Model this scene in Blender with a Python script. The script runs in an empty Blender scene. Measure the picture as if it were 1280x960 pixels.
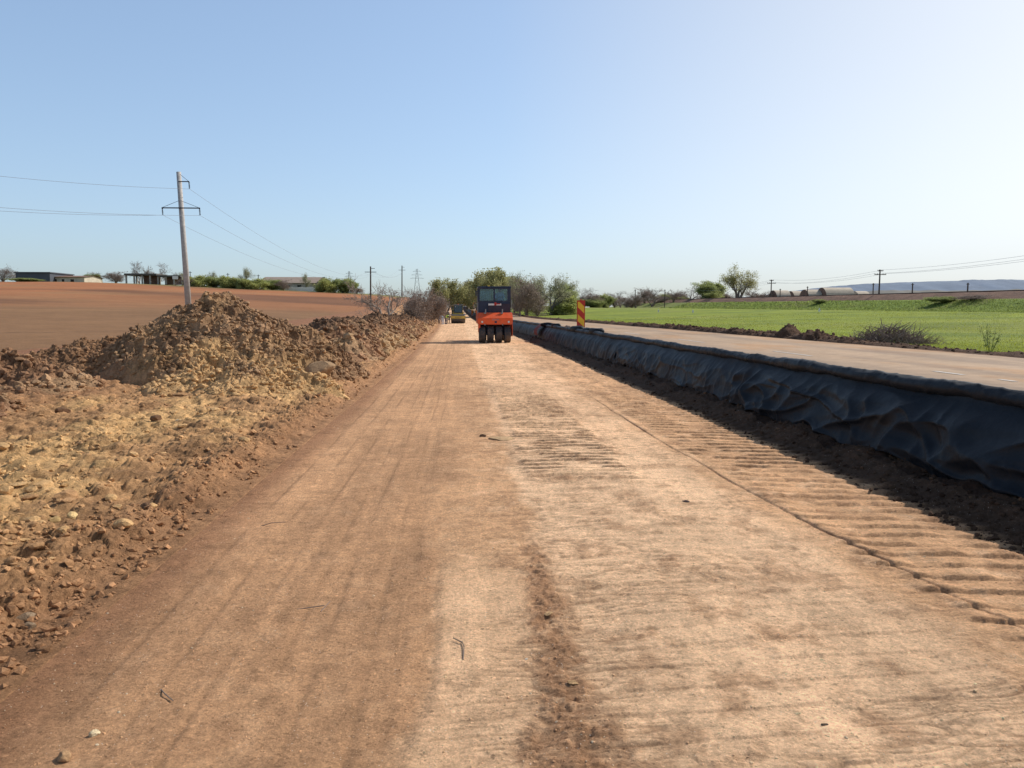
import bpy, bmesh, math, random
import numpy as np
from mathutils import Vector, Matrix
random.seed(7)
RNG = np.random.default_rng(11)
scene = bpy.context.scene
COL = scene.collection
R = math.radians

# ------------------------------------------------------------------ camera
H = 1.65
F = 960.0
TH = math.atan(90 / F)
PS = math.atan(65 / F * math.cos(TH))
AX = Vector((math.sin(PS) * math.cos(TH), math.cos(PS) * math.cos(TH), -math.sin(TH)))
RT = Vector((math.cos(PS), -math.sin(PS), 0))
UP = RT.cross(AX)

def ray(px, py):
    return AX + RT * ((px - 640) / F) + UP * ((480 - py) / F)

def at_y(px, py, Y):            # the world point Y metres up the road on the line of sight
    d = ray(px, py)
    t = Y / d.y
    return Vector((d.x * t, Y, H + d.z * t))

def at_z(px, py, z=0.0):        # the world point at height z
    d = ray(px, py)
    t = (z - H) / d.z
    return Vector((d.x * t, d.y * t, z))

cam_d = bpy.data.cameras.new('camera')
cam = bpy.data.objects.new('camera', cam_d)
COL.objects.link(cam)
cam.matrix_world = Matrix(((RT.x, UP.x, -AX.x, 0), (RT.y, UP.y, -AX.y, 0), (RT.z, UP.z, -AX.z, H), (0, 0, 0, 1)))
cam_d.sensor_width = 36
cam_d.lens = 36 * F / 1280
cam_d.clip_start = 0.05
cam_d.clip_end = 12000
scene.camera = cam
scene.view_settings.view_transform = 'Standard'
scene.view_settings.look = 'None'
scene.view_settings.exposure = 0

# ------------------------------------------------------------------ light
EL, AZ = R(40), R(59)           # azimuth clockwise from +Y
w = bpy.data.worlds.new('World')
scene.world = w
w.use_nodes = True
nt = w.node_tree
bg = nt.nodes['Background']
sky = nt.nodes.new('ShaderNodeTexSky')
sky.sky_type = 'NISHITA'
sky.sun_disc = False
sky.sun_elevation = EL
sky.sun_rotation = AZ
sky.air_density = 1.0
sky.dust_density = 1.6
sky.ozone_density = 1.6
sky.altitude = 0
gm = nt.nodes.new('ShaderNodeGamma'); gm.inputs['Gamma'].default_value = 0.58
mx = nt.nodes.new('ShaderNodeMix'); mx.data_type = 'RGBA'; mx.blend_type = 'MULTIPLY'
mx.inputs['Factor'].default_value = 1.0
geo = nt.nodes.new('ShaderNodeTexCoord'); sp = nt.nodes.new('ShaderNodeSeparateXYZ')
nt.links.new(geo.outputs['Generated'], sp.inputs[0])
tr_ = nt.nodes.new('ShaderNodeValToRGB'); nt.links.new(sp.outputs['Z'], tr_.inputs['Fac'])
el_ = tr_.color_ramp.elements; el_.new(.5)
for e_, (p_, c_) in zip(el_, ((0.0, (.395, .47, .55)), (.42, (.35, .42, .505)), (.85, (.17, .20, .245)))):
    e_.position = p_; e_.color = (*c_, 1)
nt.links.new(tr_.outputs[0], mx.inputs['B'])
mx2 = nt.nodes.new('ShaderNodeMix'); mx2.data_type = 'RGBA'; mx2.blend_type = 'MULTIPLY'
mx2.inputs['Factor'].default_value = 1.0; mx2.inputs['B'].default_value = (4.3, 4.25, 4.2, 1)
nt.links.new(sky.outputs[0], gm.inputs['Color'])
nt.links.new(gm.outputs[0], mx.inputs['A'])
nt.links.new(mx.outputs['Result'], mx2.inputs['A'])
hs_ = nt.nodes.new('ShaderNodeHueSaturation'); mr_ = nt.nodes.new('ShaderNodeMapRange')     # hazier towards the sun
nt.links.new(sp.outputs['X'], mr_.inputs['Value'])
mr_.inputs['From Min'].default_value = .05; mr_.inputs['From Max'].default_value = .62
mr_.inputs['To Min'].default_value = 1.0; mr_.inputs['To Max'].default_value = .38
mv_ = nt.nodes.new('ShaderNodeMapRange'); nt.links.new(sp.outputs['X'], mv_.inputs['Value'])
mv_.inputs['From Min'].default_value = .05; mv_.inputs['From Max'].default_value = .62
mv_.inputs['To Min'].default_value = 1.0; mv_.inputs['To Max'].default_value = .86
nt.links.new(mv_.outputs['Result'], hs_.inputs['Value'])
nt.links.new(mr_.outputs['Result'], hs_.inputs['Saturation'])
nt.links.new(mx2.outputs['Result'], hs_.inputs['Color'])
nt.links.new(hs_.outputs['Color'], bg.inputs['Color'])
bg.inputs['Strength'].default_value = 0.15
sd = bpy.data.lights.new('sun', 'SUN')
sd.energy = 4.4
sd.angle = R(0.5)
sd.color = (1.0, 0.935, 0.855)
so = bpy.data.objects.new('sun', sd)
COL.objects.link(so)
sdir = Vector((math.sin(AZ) * math.cos(EL), math.cos(AZ) * math.cos(EL), math.sin(EL)))
so.rotation_euler = sdir.to_track_quat('Z', 'Y').to_euler()
so.location = sdir * 50

# ------------------------------------------------------------------ colours, noise
def lin(r, g, b, k=1.0):
    f = lambda c: (c / 255 / 12.92) if c / 255 < .04045 else ((c / 255 + .055) / 1.055) ** 2.4
    return np.array([f(r) * k, f(g) * k, f(b) * k])

def hash2(ix, iy, s):
    ix = ix.astype(np.int64) & 0xffffffff
    iy = iy.astype(np.int64) & 0xffffffff
    h = (ix * 374761393 + iy * 668265263 + s * 2147483647) & 0xffffffff
    h = ((h ^ (h >> 13)) * 1274126177) & 0xffffffff
    h = (h ^ (h >> 16)) & 0xffffffff
    h = (h * 2246822519) & 0xffffffff
    h = h ^ (h >> 15)
    return (h & 0xffffff) / float(0xffffff)

def pn(x, y, s=0):              # gradient noise, about -0.7 .. 0.7
    x = np.asarray(x, float); y = np.asarray(y, float)
    x, y = np.broadcast_arrays(x, y)
    ix = np.floor(x); iy = np.floor(y)
    fx = x - ix; fy = y - iy
    u = fx * fx * fx * (fx * (fx * 6 - 15) + 10)
    v = fy * fy * fy * (fy * (fy * 6 - 15) + 10)
    def g(dx, dy):
        a = hash2(ix + dx, iy + dy, s) * 2 * np.pi
        return np.cos(a) * (fx - dx) + np.sin(a) * (fy - dy)
    a = g(0, 0) * (1 - u) + g(1, 0) * u
    b = g(0, 1) * (1 - u) + g(1, 1) * u
    return a * (1 - v) + b * v

def fbm(x, y, s=0, o=4, gain=.5):
    t = 0; a = 1
    for i in range(o):
        t = t + a * pn(x * 2 ** i + 17.3 * i, y * 2 ** i - 9.1 * i, s + i)
        a *= gain
    return t

def worley(x, y, s=0):          # distance to the nearest point, and a random number per cell
    x = np.asarray(x, float); y = np.asarray(y, float)
    x, y = np.broadcast_arrays(x, y)
    ix = np.floor(x); iy = np.floor(y)
    best = np.full(x.shape, 9.0); idv = np.zeros(x.shape)
    for dx in (-1, 0, 1):
        for dy in (-1, 0, 1):
            cx = ix + dx; cy = iy + dy
            px = cx + hash2(cx, cy, s); py = cy + hash2(cx, cy, s + 5)
            d = np.hypot(px - x, py - y)
            m = d < best
            best = np.where(m, d, best)
            idv = np.where(m, hash2(cx, cy, s + 9), idv)
    return best, idv

def ss(a, b, x):
    t = np.clip((x - a) / (b - a), 0, 1)
    return t * t * (3 - 2 * t)

def bump(x, y, cx, cy, rx, ry):  # 1 at the centre, 0 at the rim
    r = np.hypot((x - cx) / rx, (y - cy) / ry)
    return np.clip(1 - r, 0, 1)

# ------------------------------------------------------------------ terrain
def bend(Y):
    d = np.maximum(np.asarray(Y, float) - 45, 0)
    return -0.0165 * d * d / (d + 15)

def grade(Y):
    return 3.6 * ss(105, 330, np.asarray(Y, float))

def clods(X, Y, amp, sc, s=0):
    d, i = worley(X / sc + .25 * pn(X / sc * 1.7, Y / sc * 1.7, s + 3), Y / sc + .25 * pn(X / sc * 1.7 + 40, Y / sc * 1.7, s + 4), s)
    a_ = i * 2 * np.pi * 7
    tilt = .45 * (np.cos(a_) * (X / sc % 1 - .5) + np.sin(a_) * (Y / sc % 1 - .5))
    return amp * np.clip(np.minimum(i + tilt * (1 - d), (1 - d * 1.15) * 2.6), 0, 1.2)

def ribs(X, Y, x0, x1, y0, y1, pitch, tilt, s):
    e = .10 * pn(Y * 1.3, X * 0 + 3, s)
    m = ss(x0 - .08, x0 + .05, X + e) * (1 - ss(x1 - .05, x1 + .08, X + e)) * ss(y0 - .3, y0 + .1, Y) * (1 - ss(y1 - 1.5, y1 + 1.5, Y))
    ph = (Y + tilt * (X - x0) + .025 * pn(X * 1.6, Y * 1.4, s + 1)) / pitch
    ph = ph + .06 * pn(X * 12, Y * 12, s + 5)
    fr = ph % 1
    r = ss(0, .10, fr) * (1 - fr) ** .8 + .22 * fbm(X * 16, Y * 16, s + 6, 2)
    brk = .2 + .8 * ss(-.35, .0, fbm(X * 1.9, np.floor(ph) * .63, s + 2, 3))
    dark = np.exp(-(np.minimum(fr, 1 - fr) / .09) ** 2)  # groove mask: deepens the ribs and places their painted shadow lines
    return m * r * brk, m * brk * dark

def road_h(X, Y):
    z = .03 * fbm(X * .35, Y * .12, 21, 3) + .010 * fbm(X * 2.2, Y * 1.2, 22, 4)
    z = z + .0035 * np.clip(fbm(X * 26, Y * 26, 23, 2), -.2, 1)
    r1, m1 = ribs(X, Y, .68, 1.75, 7.3, 17, .185, .04, 31)
    r2, m2 = ribs(X, Y, 2.72, 4.1, 2.6, 26, .235, .17, 35)
    r3, m3 = ribs(X, Y, .5, 2.5, 2.4, 7.4, .21, -.05, 39)
    z = z + .028 * r1 + .025 * r2 + .010 * r3 - .008 * (m1 + .5 * m2)
    # longitudinal scrape marks on the left lane
    lane = 1 - ss(-.2, .1, X)
    z = z + lane * .006 * pn(X * 7 + .3 * pn(Y * .3, X, 5), Y * .12, 41)
    for i_, (xs_, am) in enumerate(STREAKS):
        xw = xs_ + .05 * pn(Y * .25, Y * 0 + i_, 56)
        z = z - .005 * am * np.exp(-((X - xw) / .018) ** 2) * ss(-.25, .15, pn(Y * .6, Y * 0 + i_ * 3, 57))
    # long crack with a raised lip
    xc = 2.5 + .5 * np.exp(-np.maximum(Y - 3, 0) / 3.2) + .03 * pn(Y * .9, Y * 0, 42)
    w_ = .45 + .55 * ss(-.1, .3, pn(Y * .5, Y * 0 + 7, 43))
    z = z - .028 * w_ * np.exp(-((X - xc) / .009) ** 2) * ss(2, 4, Y) * (1 - ss(13, 16, Y))
    z = z + .012 * w_ * np.exp(-((X - xc - .05) / .045) ** 2) * (1 - ss(13, 16, Y))
    z = z - .007 * tcrack(X, Y)
    # crumbly strip
    cr = crumb(X, Y)
    z = z + cr * (.014 * np.clip(fbm(X * 14, Y * 14, 44, 3), -.4, 1) + clods(X, Y, .013, .04, 45))
    # compacted slab edge in the foreground
    xe = -.12 + .10 * pn(Y * .8, Y * 0 + 2, 46) - .12 * ss(3.4, 2.6, Y)
    z = z + .010 * ss(-.03, .03, X - xe) * (1 - ss(4.6, 5.4, Y))
    return z

STREAKS = [(-1.62, 1), (-1.35, .8), (-1.12, 1), (-.86, .6), (-.7, .9), (-.45, .7), (-.3, .5), (2.3, .4), (1.9, .4)]
def tcrack(X, Y):
    a = 1 - np.abs(pn(X * 1.6 + .5 * pn(X * 3, Y * 3, 48), Y * 9 + 1.2 * pn(X * 1.5, Y, 49), 47)) * 9
    b = 1 - np.abs(pn(X * 4 + 3, Y * 17 + 1.5 * pn(X * 3, Y * 2, 49), 50)) * 7
    m = ss(-.5, .5, X) * ss(-.05, .2, fbm(X * .8 + 3, Y * .5, 55, 3))
    return np.clip(np.maximum(a, b * .7), 0, 1) * m

def crumb(X, Y):
    xc = .42 + .05 * (Y - 3) + .08 * pn(Y * 1.1, Y * 0, 51)
    wd = .12 + .14 * ss(3.3, 2.5, Y)
    a = np.clip(1.25 - np.abs(X - xc) / wd + .9 * fbm(X * 6, Y * 6, 52, 3), 0, 1) * (1 - ss(4.8, 6.2, Y + .6 * pn(X * 4, Y * 2, 53)))
    b = .55 * ss(.2, .6, fbm(X * 1.6 + 9, Y * 1.6, 54, 6, .62)) * ss(-.2, .3, X)
    return np.clip(np.maximum(a, b), 0, 1)

def verge_base(U, Y):
    z = .16 * ss(-2.0, -3.4, U) + .16 * ss(-4, -9, U) - .06 * ss(-2.0, -2.25, U) * ss(-2.6, -2.3, U)
    z = z + .09 * np.exp(-((U + 2.35) / .22) ** 2)
    return z

def field_h(X, Y):
    k = 4.9 * (1 - np.exp(-np.maximum(-X - 5, 0) / 11.0)) + 3.0 * ss(-20, -120, X)
    t = np.clip((Y - 26) / 205, 0, 1)
    z = k * (t ** 1.25) * (1.28 - .28 * t * t) / 1.0
    z = np.where(Y > 231, k * 1.0, np.minimum(z, k))
    z = z - .012 * np.maximum(Y - 300, 0) * ss(300, 500, Y)
    return z + .25 * pn(X * .02, Y * .02, 61) * ss(60, 120, Y)

def ground(X, Y):
    X = np.asarray(X, float); Y = np.asarray(Y, float)
    U = X - bend(Y)
    g = grade(Y)
    near = 1 - ss(60, 130, Y)
    z = g + road_h(X, Y) * near
    # left side
    rough = ss(-1.95, -2.5, U)
    v = verge_base(U, Y) + rough * near * (.10 * fbm(X * .7, Y * .7, 62, 4) + clods(X, Y, .055, .21, 63) + clods(X, Y, .028, .085, 64) + .05 * np.clip(fbm(X * 2.2, Y * 2.2, 58, 4), -.3, 1)
        + .022 * fbm(X * 8, Y * 8, 65, 4)) * (1 - .8 * ss(-9, -12, U))
    v = v + field_h(X, Y) * ss(-6, -14, U)
    z = np.where(U < -1.95, z + v, z)
    # right side: toe bank, asphalt bed, meadow, embankment
    b = .19 * ss(3.9, 4.6, U) + .44 * ss(4.66, 4.97, U)
    tb = ss(3.9, 4.3, U) * (1 - ss(4.9, 5.0, U)) * near * (.10 * fbm(X * 1.4, Y * 1.1, 66, 4) + clods(X, Y, .03, .12, 67) + .02 * fbm(X * 9, Y * 9, 68, 2))
    # nothing lies on the asphalt bed
    bed = ss(4.95, 5.05, U) * (1 - ss(12.2, 12.5, U))
    sh = ss(12.3, 12.8, U) * (1 - ss(14.5, 16, U)) * near * .05 * fbm(X * 1.6, Y * 1.6, 69, 3)
    me = .75 * ss(14, 70, U) + .0085 * np.maximum(Y - 60, 0) * ss(14, 60, U)
    em = 1.75 * ss(68, 77, U + 1.5 * pn(X * .03, Y * .03, 70))
    r = b + tb + sh + me + em
    z = np.where(U > 3.85, g * (1 - ss(20, 60, U)) + r + road_h(X, Y) * near * (1 - bed) * (1 - ss(4.6, 5.0, U)), z)
    return z

def gz(x, y):
    return float(ground(np.array([x]), np.array([y]))[0])

# ------------------------------------------------------------------ mesh helpers
def link(name, me, mat, parent=None):
    o = bpy.data.objects.new(name, me)
    COL.objects.link(o)
    if mat is not None and not me.materials:
        me.materials.append(mat)
    if parent is not None:
        o.parent = parent
    return o

def mesh_np(name, V, Fc, cols=None, smooth=True):
    me = bpy.data.meshes.new(name)
    V = np.ascontiguousarray(V, dtype=np.float32); Fc = np.ascontiguousarray(Fc, dtype=np.int32)
    n, k = Fc.shape
    me.vertices.add(len(V)); me.vertices.foreach_set('co', V.ravel())
    me.loops.add(n * k); me.loops.foreach_set('vertex_index', Fc.ravel())
    me.polygons.add(n)
    me.polygons.foreach_set('loop_start', np.arange(0, n * k, k, dtype=np.int32))
    me.update(calc_edges=True)
    me.polygons.foreach_set('use_smooth', np.full(n, smooth, dtype=bool))
    if cols is not None:
        ca = me.color_attributes.new('Col', 'FLOAT_COLOR', 'POINT')
        c = np.ones((len(V), 4), dtype=np.float32); c[:, :3] = cols
        ca.data.foreach_set('color', c.ravel())
    return me

def grid_faces(nr, nc):
    i = np.arange(nr - 1)[:, None] * nc + np.arange(nc - 1)[None, :]
    i = i.ravel()
    return np.stack([i, i + 1, i + nc + 1, i + nc], 1)

def sheet(name, us, ys, colf, mat, hf=None, use_bend=True):
    Yg, Ug = np.meshgrid(ys, us, indexing='ij')
    Xg = Ug + (bend(Yg) if use_bend else 0)
    Z = (hf or ground)(Xg, Yg)
    V = np.stack([Xg, Yg, Z], -1).reshape(-1, 3)
    C = colf(Xg.ravel(), Yg.ravel(), Ug.ravel())
    o = link(name, mesh_np(name, V, grid_faces(len(ys), len(us)), C), mat)
    o['kind'] = 'structure'
    return o

def tag(o, label, cat, group=None, kind=None):
    o['label'] = label; o['category'] = cat
    if group: o['group'] = group
    if kind: o['kind'] = kind
    return o

def thing(name, label, cat, loc=(0, 0, 0), rz=0, group=None):
    o = bpy.data.objects.new(name, None)
    o.empty_display_size = .3
    COL.objects.link(o)
    o.location = loc; o.rotation_euler = (0, 0, rz)
    return tag(o, label, cat, group)

class MB:                        # collects boxes, tubes, prisms into one mesh
    def __init__(s): s.v = []; s.f = []
    def add(s, vs, fs):
        n = len(s.v); s.v += [tuple(v) for v in vs]; s.f += [tuple(i + n for i in f) for f in fs]; return s
    def box(s, x0, x1, y0, y1, z0, z1, tx=0, ty=0):
        vs = [(x0, y0, z0), (x1, y0, z0), (x1, y1, z0), (x0, y1, z0),
              (x0 + tx, y0 + ty, z1), (x1 - tx, y0 + ty, z1), (x1 - tx, y1 - ty, z1), (x0 + tx, y1 - ty, z1)]
        return s.add(vs, [(0, 3, 2, 1), (4, 5, 6, 7), (0, 1, 5, 4), (1, 2, 6, 5), (2, 3, 7, 6), (3, 0, 4, 7)])
    def tube(s, a, b, ra, rb=None, n=8, cap=True):
        rb = ra if rb is None else rb
        a = Vector(a); b = Vector(b); d = (b - a)
        if d.length < 1e-6: return s
        d.normalize()
        p = d.orthogonal().normalized(); q = d.cross(p)
        vs = []
        for c, r in ((a, ra), (b, rb)):
            for i in range(n):
                t = 2 * math.pi * i / n
                vs.append(c + p * (math.cos(t) * r) + q * (math.sin(t) * r))
        fs = [(i, (i + 1) % n, n + (i + 1) % n, n + i) for i in range(n)]
        if cap: fs += [tuple(range(n - 1, -1, -1)), tuple(range(n, 2 * n))]
        return s.add(vs, fs)
    def lathe(s, prof, axis_o, axis='X', n=28):   # prof: list of (along, radius)
        vs = []
        for (t, r) in prof:
            for i in range(n):
                a = 2 * math.pi * i / n
                if axis == 'X': vs.append((axis_o[0] + t, axis_o[1] + r * math.cos(a), axis_o[2] + r * math.sin(a)))
                else: vs.append((axis_o[0] + r * math.cos(a), axis_o[1] + r * math.sin(a), axis_o[2] + t))
        fs = []
        for k in range(len(prof) - 1):
            for i in range(n):
                j = (i + 1) % n
                fs.append((k * n + i, k * n + j, (k + 1) * n + j, (k + 1) * n + i))
        fs += [tuple(range(n)), tuple(range((len(prof) - 1) * n, len(prof) * n))]
        return s.add(vs, fs)
    def prism(s, poly, x0, x1):   # poly in the (y,z) plane, extruded along x
        n = len(poly)
        vs = [(x0, y, z) for y, z in poly] + [(x1, y, z) for y, z in poly]
        return s.add(vs, [tuple(range(n)), tuple(range(2 * n - 1, n - 1, -1))] + [(i, i + n, (i + 1) % n + n, (i + 1) % n) for i in range(n)])
    def mesh(s, name, bevel=0, smooth=False):
        me = bpy.data.meshes.new(name)
        me.from_pydata(s.v, [], s.f)
        bm = bmesh.new(); bm.from_mesh(me)
        bmesh.ops.recalc_face_normals(bm, faces=bm.faces)
        if bevel:
            es = [e for e in bm.edges if len(e.link_faces) == 2 and e.calc_face_angle(0) > .6]
            bmesh.ops.bevel(bm, geom=es, offset=bevel, segments=2, affect='EDGES', clamp_overlap=True)
        bm.to_mesh(me); bm.free()
        if smooth:
            for p in me.polygons: p.use_smooth = True
        return me
    def build(s, name, mat, parent=None, bevel=0, smooth=False):
        return link(name, s.mesh(name, bevel, smooth), mat, parent)

# ------------------------------------------------------------------ materials
def nodes(name):
    m = bpy.data.materials.new(name); m.use_nodes = True
    t = m.node_tree
    return m, t, t.nodes['Principled BSDF']

def N(t, kind, **kw):
    n = t.nodes.new(kind)
    for k, v in kw.items():
        if k in n.inputs: n.inputs[k].default_value = v
        else: setattr(n, k, v)
    return n

def noise_node(t, co, scale, detail=4, rough=.6):
    n = N(t, 'ShaderNodeTexNoise'); n.inputs['Scale'].default_value = scale
    n.inputs['Detail'].default_value = detail; n.inputs['Roughness'].default_value = rough
    t.links.new(co, n.inputs['Vector'])
    return n

def ramp(t, fac, stops):
    r = N(t, 'ShaderNodeValToRGB')
    e = r.color_ramp.elements
    while len(e) < len(stops): e.new(.5)
    for el, (p, c) in zip(e, stops):
        el.position = p; el.color = (*c[:3], 1) if hasattr(c, '__len__') else (c, c, c, 1)
    t.links.new(fac, r.inputs['Fac'])
    return r

def mul(t, a, b, fac=1.0, mode='MULTIPLY'):
    m = N(t, 'ShaderNodeMix'); m.data_type = 'RGBA'; m.blend_type = mode
    m.inputs['Factor'].default_value = fac
    t.links.new(a, m.inputs['A'])
    if hasattr(b, 'is_linked') or isinstance(b, bpy.types.NodeSocket): t.links.new(b, m.inputs['B'])
    else: m.inputs['B'].default_value = (*b, 1)
    return m.outputs['Result']

def bumpn(t, hgt, strength, dist, prev=None):
    b = N(t, 'ShaderNodeBump'); b.inputs['Strength'].default_value = strength; b.inputs['Distance'].default_value = dist
    t.links.new(hgt, b.inputs['Height'])
    if prev is not None: t.links.new(prev, b.inputs['Normal'])
    return b.outputs['Normal']

def ground_mat(name, layers, bumps, rough=.95, speck=None, base=None, stretch=None, crust=(), grit=()):
    """layers: (scale, lo, hi) multiply the colour; bumps: (scale, strength, distance)"""
    m, t, p = nodes(name)
    tc = N(t, 'ShaderNodeTexCoord')
    co = tc.outputs['Object']
    if stretch:
        mp = N(t, 'ShaderNodeMapping'); mp.inputs['Scale'].default_value = stretch
        t.links.new(co, mp.inputs['Vector']); co = mp.outputs[0]
    if base is None:
        a = N(t, 'ShaderNodeAttribute'); a.attribute_name = 'Col'; c = a.outputs['Color']
    else:
        a = N(t, 'ShaderNodeRGB'); a.outputs[0].default_value = (*base, 1); c = a.outputs[0]
    for sc, lo, hi in layers:
        n = noise_node(t, co, sc, 12, .74)
        r = ramp(t, n.outputs['Fac'], [(.34, lo), (.66, hi)])
        c = mul(t, c, r.outputs[0])
    for sc, thr, k in crust:                      # flaking crust: patches with crisp ragged edges
        n = noise_node(t, co, sc, 14, .68)
        r = ramp(t, n.outputs['Fac'], [(thr, 1.0), (thr + .025, k)])
        c = mul(t, c, r.outputs[0])
    gr_h = None
    for sc, thr, lo, hi in grit:                  # embedded stones, each with a tone of its own
        v = N(t, 'ShaderNodeTexVoronoi'); v.inputs['Scale'].default_value = sc; v.inputs['Randomness'].default_value = 1
        wn = noise_node(t, co, sc * 1.5, 3, .6); wm = N(t, 'ShaderNodeMix'); wm.data_type = 'RGBA'; wm.blend_type = 'LINEAR_LIGHT'; wm.inputs['Factor'].default_value = .25 / sc
        t.links.new(co, wm.inputs['A']); t.links.new(wn.outputs['Color'], wm.inputs['B'])
        t.links.new(wm.outputs['Result'], v.inputs['Vector'])
        r = ramp(t, v.outputs['Distance'], [(thr * .8, 1.0), (thr, 0.0)])
        sx_ = N(t, 'ShaderNodeSeparateColor'); t.links.new(v.outputs['Color'], sx_.inputs[0])
        pick = ramp(t, sx_.outputs[0], [(.62, 0.0), (.66, 1.0)])
        tone = ramp(t, sx_.outputs[1], [(0, lo), (1, hi)])
        mm = N(t, 'ShaderNodeMath'); mm.operation = 'MULTIPLY'; t.links.new(r.outputs[0], mm.inputs[0]); t.links.new(pick.outputs[0], mm.inputs[1])
        mixn = N(t, 'ShaderNodeMix'); mixn.data_type = 'RGBA'; t.links.new(mm.outputs[0], mixn.inputs['Factor'])
        t.links.new(c, mixn.inputs['A']); t.links.new(mul(t, c, tone.outputs[0]), mixn.inputs['B']); c = mixn.outputs['Result']
        gr_h = (mm.outputs[0], .5 / sc)
    if speck:
        sc, thr, colr = speck
        v = N(t, 'ShaderNodeTexVoronoi'); v.inputs['Scale'].default_value = sc
        t.links.new(co, v.inputs['Vector'])
        r = ramp(t, v.outputs['Distance'], [(thr * .6, 1.0), (thr, 0.0)])
        n2 = noise_node(t, co, sc * .21, 2)
        r2 = ramp(t, n2.outputs['Fac'], [(.5, 0.0), (.6, 1.0)])
        mm = N(t, 'ShaderNodeMath'); mm.operation = 'MULTIPLY'
        t.links.new(r.outputs[0], mm.inputs[0]); t.links.new(r2.outputs[0], mm.inputs[1])
        mixn = N(t, 'ShaderNodeMix'); mixn.data_type = 'RGBA'
        t.links.new(mm.outputs[0], mixn.inputs['Factor']); t.links.new(c, mixn.inputs['A'])
        mixn.inputs['B'].default_value = (*colr, 1)
        c = mixn.outputs['Result']
    t.links.new(c, p.inputs['Base Color'])
    p.inputs['Roughness'].default_value = rough
    p.inputs['Specular IOR Level'].default_value = .15
    nrm = None
    for sc, st, di in bumps:
        n = noise_node(t, co, sc, 12, .75)
        nrm = bumpn(t, n.outputs['Fac'], st, di, nrm)
    if gr_h is not None: nrm = bumpn(t, gr_h[0], .8, gr_h[1] * .4, nrm)
    if nrm is not None: t.links.new(nrm, p.inputs['Normal'])
    return m

def simple(name, c, rough=.6, metal=0, var=.25, scale=6, bump_=0, spec=.4, dust=0):
    m, t, p = nodes(name)
    tc = N(t, 'ShaderNodeTexCoord')
    n = noise_node(t, tc.outputs['Object'], scale, 5, .65)
    r = ramp(t, n.outputs['Fac'], [(.3, tuple(x * (1 - var) for x in c)), (.7, tuple(min(1, x * (1 + var)) for x in c))])
    cc_ = r.outputs[0]
    if dust:
        n9 = noise_node(t, tc.outputs['Object'], 2.5, 10, .75); sx_ = N(t, 'ShaderNodeSeparateXYZ'); t.links.new(tc.outputs['Object'], sx_.inputs[0])
        hz_ = ramp(t, sx_.outputs['Z'], [(0, .16), (1, 0)]); ad_ = N(t, 'ShaderNodeMath'); ad_.operation = 'ADD'
        t.links.new(n9.outputs['Fac'], ad_.inputs[0]); t.links.new(hz_.outputs[0], ad_.inputs[1])
        f_ = ramp(t, ad_.outputs[0], [(.48, 0.0), (.72, dust)])
        m_ = N(t, 'ShaderNodeMix'); m_.data_type = 'RGBA'; t.links.new(f_.outputs[0], m_.inputs['Factor']); t.links.new(cc_, m_.inputs['A']); m_.inputs['B'].default_value = (.33, .22, .14, 1)
        cc_ = m_.outputs['Result']
    t.links.new(cc_, p.inputs['Base Color'])
    p.inputs['Roughness'].default_value = rough; p.inputs['Metallic'].default_value = metal
    p.inputs['Specular IOR Level'].default_value = spec
    if bump_: t.links.new(bumpn(t, n.outputs['Fac'], bump_, .01), p.inputs['Normal'])
    return m

M_road = ground_mat('compacted_earth', [(1.1, .86, 1.12), (9, .80, 1.18), (60, .74, 1.25)], [(14, .6, .035), (60, .8, .018), (260, .6, .006)],
                    speck=(48, .15, (.80, .68, .54)), crust=((3.2, .55, .87), (13, .56, .86), (31, .58, .84)), grit=((26, .30, .62, 1.35), (60, .34, .6, 1.4)))
M_verge = ground_mat('loose_earth', [(2.0, .8, 1.15), (11, .72, 1.2), (60, .75, 1.22)], [(10, .5, .05), (45, .8, .02), (180, .5, .006)], crust=((5, .55, .82), (19, .56, .80)), grit=((18, .34, .6, 1.3), (45, .36, .6, 1.3)))
M_heap = ground_mat('heaped_soil', [(3.0, .72, 1.22), (14, .66, 1.28), (50, .7, 1.25)], [(9, .7, .06), (40, .9, .025), (160, .5, .006)])
M_field = ground_mat('ploughed_soil', [(.06, .85, 1.12), (.9, .86, 1.12), (8, .85, 1.12)], [(2.5, .5, .08), (12, .5, .05)])
M_asphalt = ground_mat('dusty_asphalt', [(.35, .82, 1.12), (3, .84, 1.12), (90, .78, 1.2)], [(200, .3, .004)], rough=.85)
M_meadow = ground_mat('meadow_ground', [(.08, .85, 1.15), (.7, .78, 1.2), (7, .7, 1.25)], [(5, .6, .10), (25, .7, .05)])
M_clod = ground_mat('clod_soil', [(12, .75, 1.2), (60, .8, 1.2)], [(30, .6, .02), (120, .4, .006)])
M_hill = ground_mat('haze_tinted_land', [(.004, .9, 1.1), (.02, .88, 1.1)], [])  # distance haze is carried by the vertex colours

M_orange = simple('orange_paint', (.80, .11, .028), .38, 0, .12, 3, dust=.4)
M_yellow = simple('yellow_paint', (.58, .42, .07), .45, 0, .12, 3, dust=.5)
M_dark = simple('dark_cab_paint', (.022, .032, .068), .45, 0, .3, 4, dust=.12)
M_rubber = simple('tyre_rubber', (.030, .034, .042), .8, 0, .25, 9, dust=.35)
M_steel = simple('worn_steel', (.30, .29, .28), .4, .7, .25, 8)
M_drum = simple('drum_steel', (.11, .10, .10), .45, .4, .3, 6)
M_grey = simple('grey_paint', (.32, .32, .31), .5, 0, .15, 4)
M_white = simple('white_paint', (.75, .74, .70), .5, 0, .08, 4)
M_red = simple('red_paint', (.50, .035, .02), .5, 0, .15, 5)
M_signyellow = simple('yellow_reflective', (.85, .50, .03), .4, 0, .08, 5)
M_concrete = simple('pole_concrete', (.43, .41, .39), .85, 0, .22, 5, .3)
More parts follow.
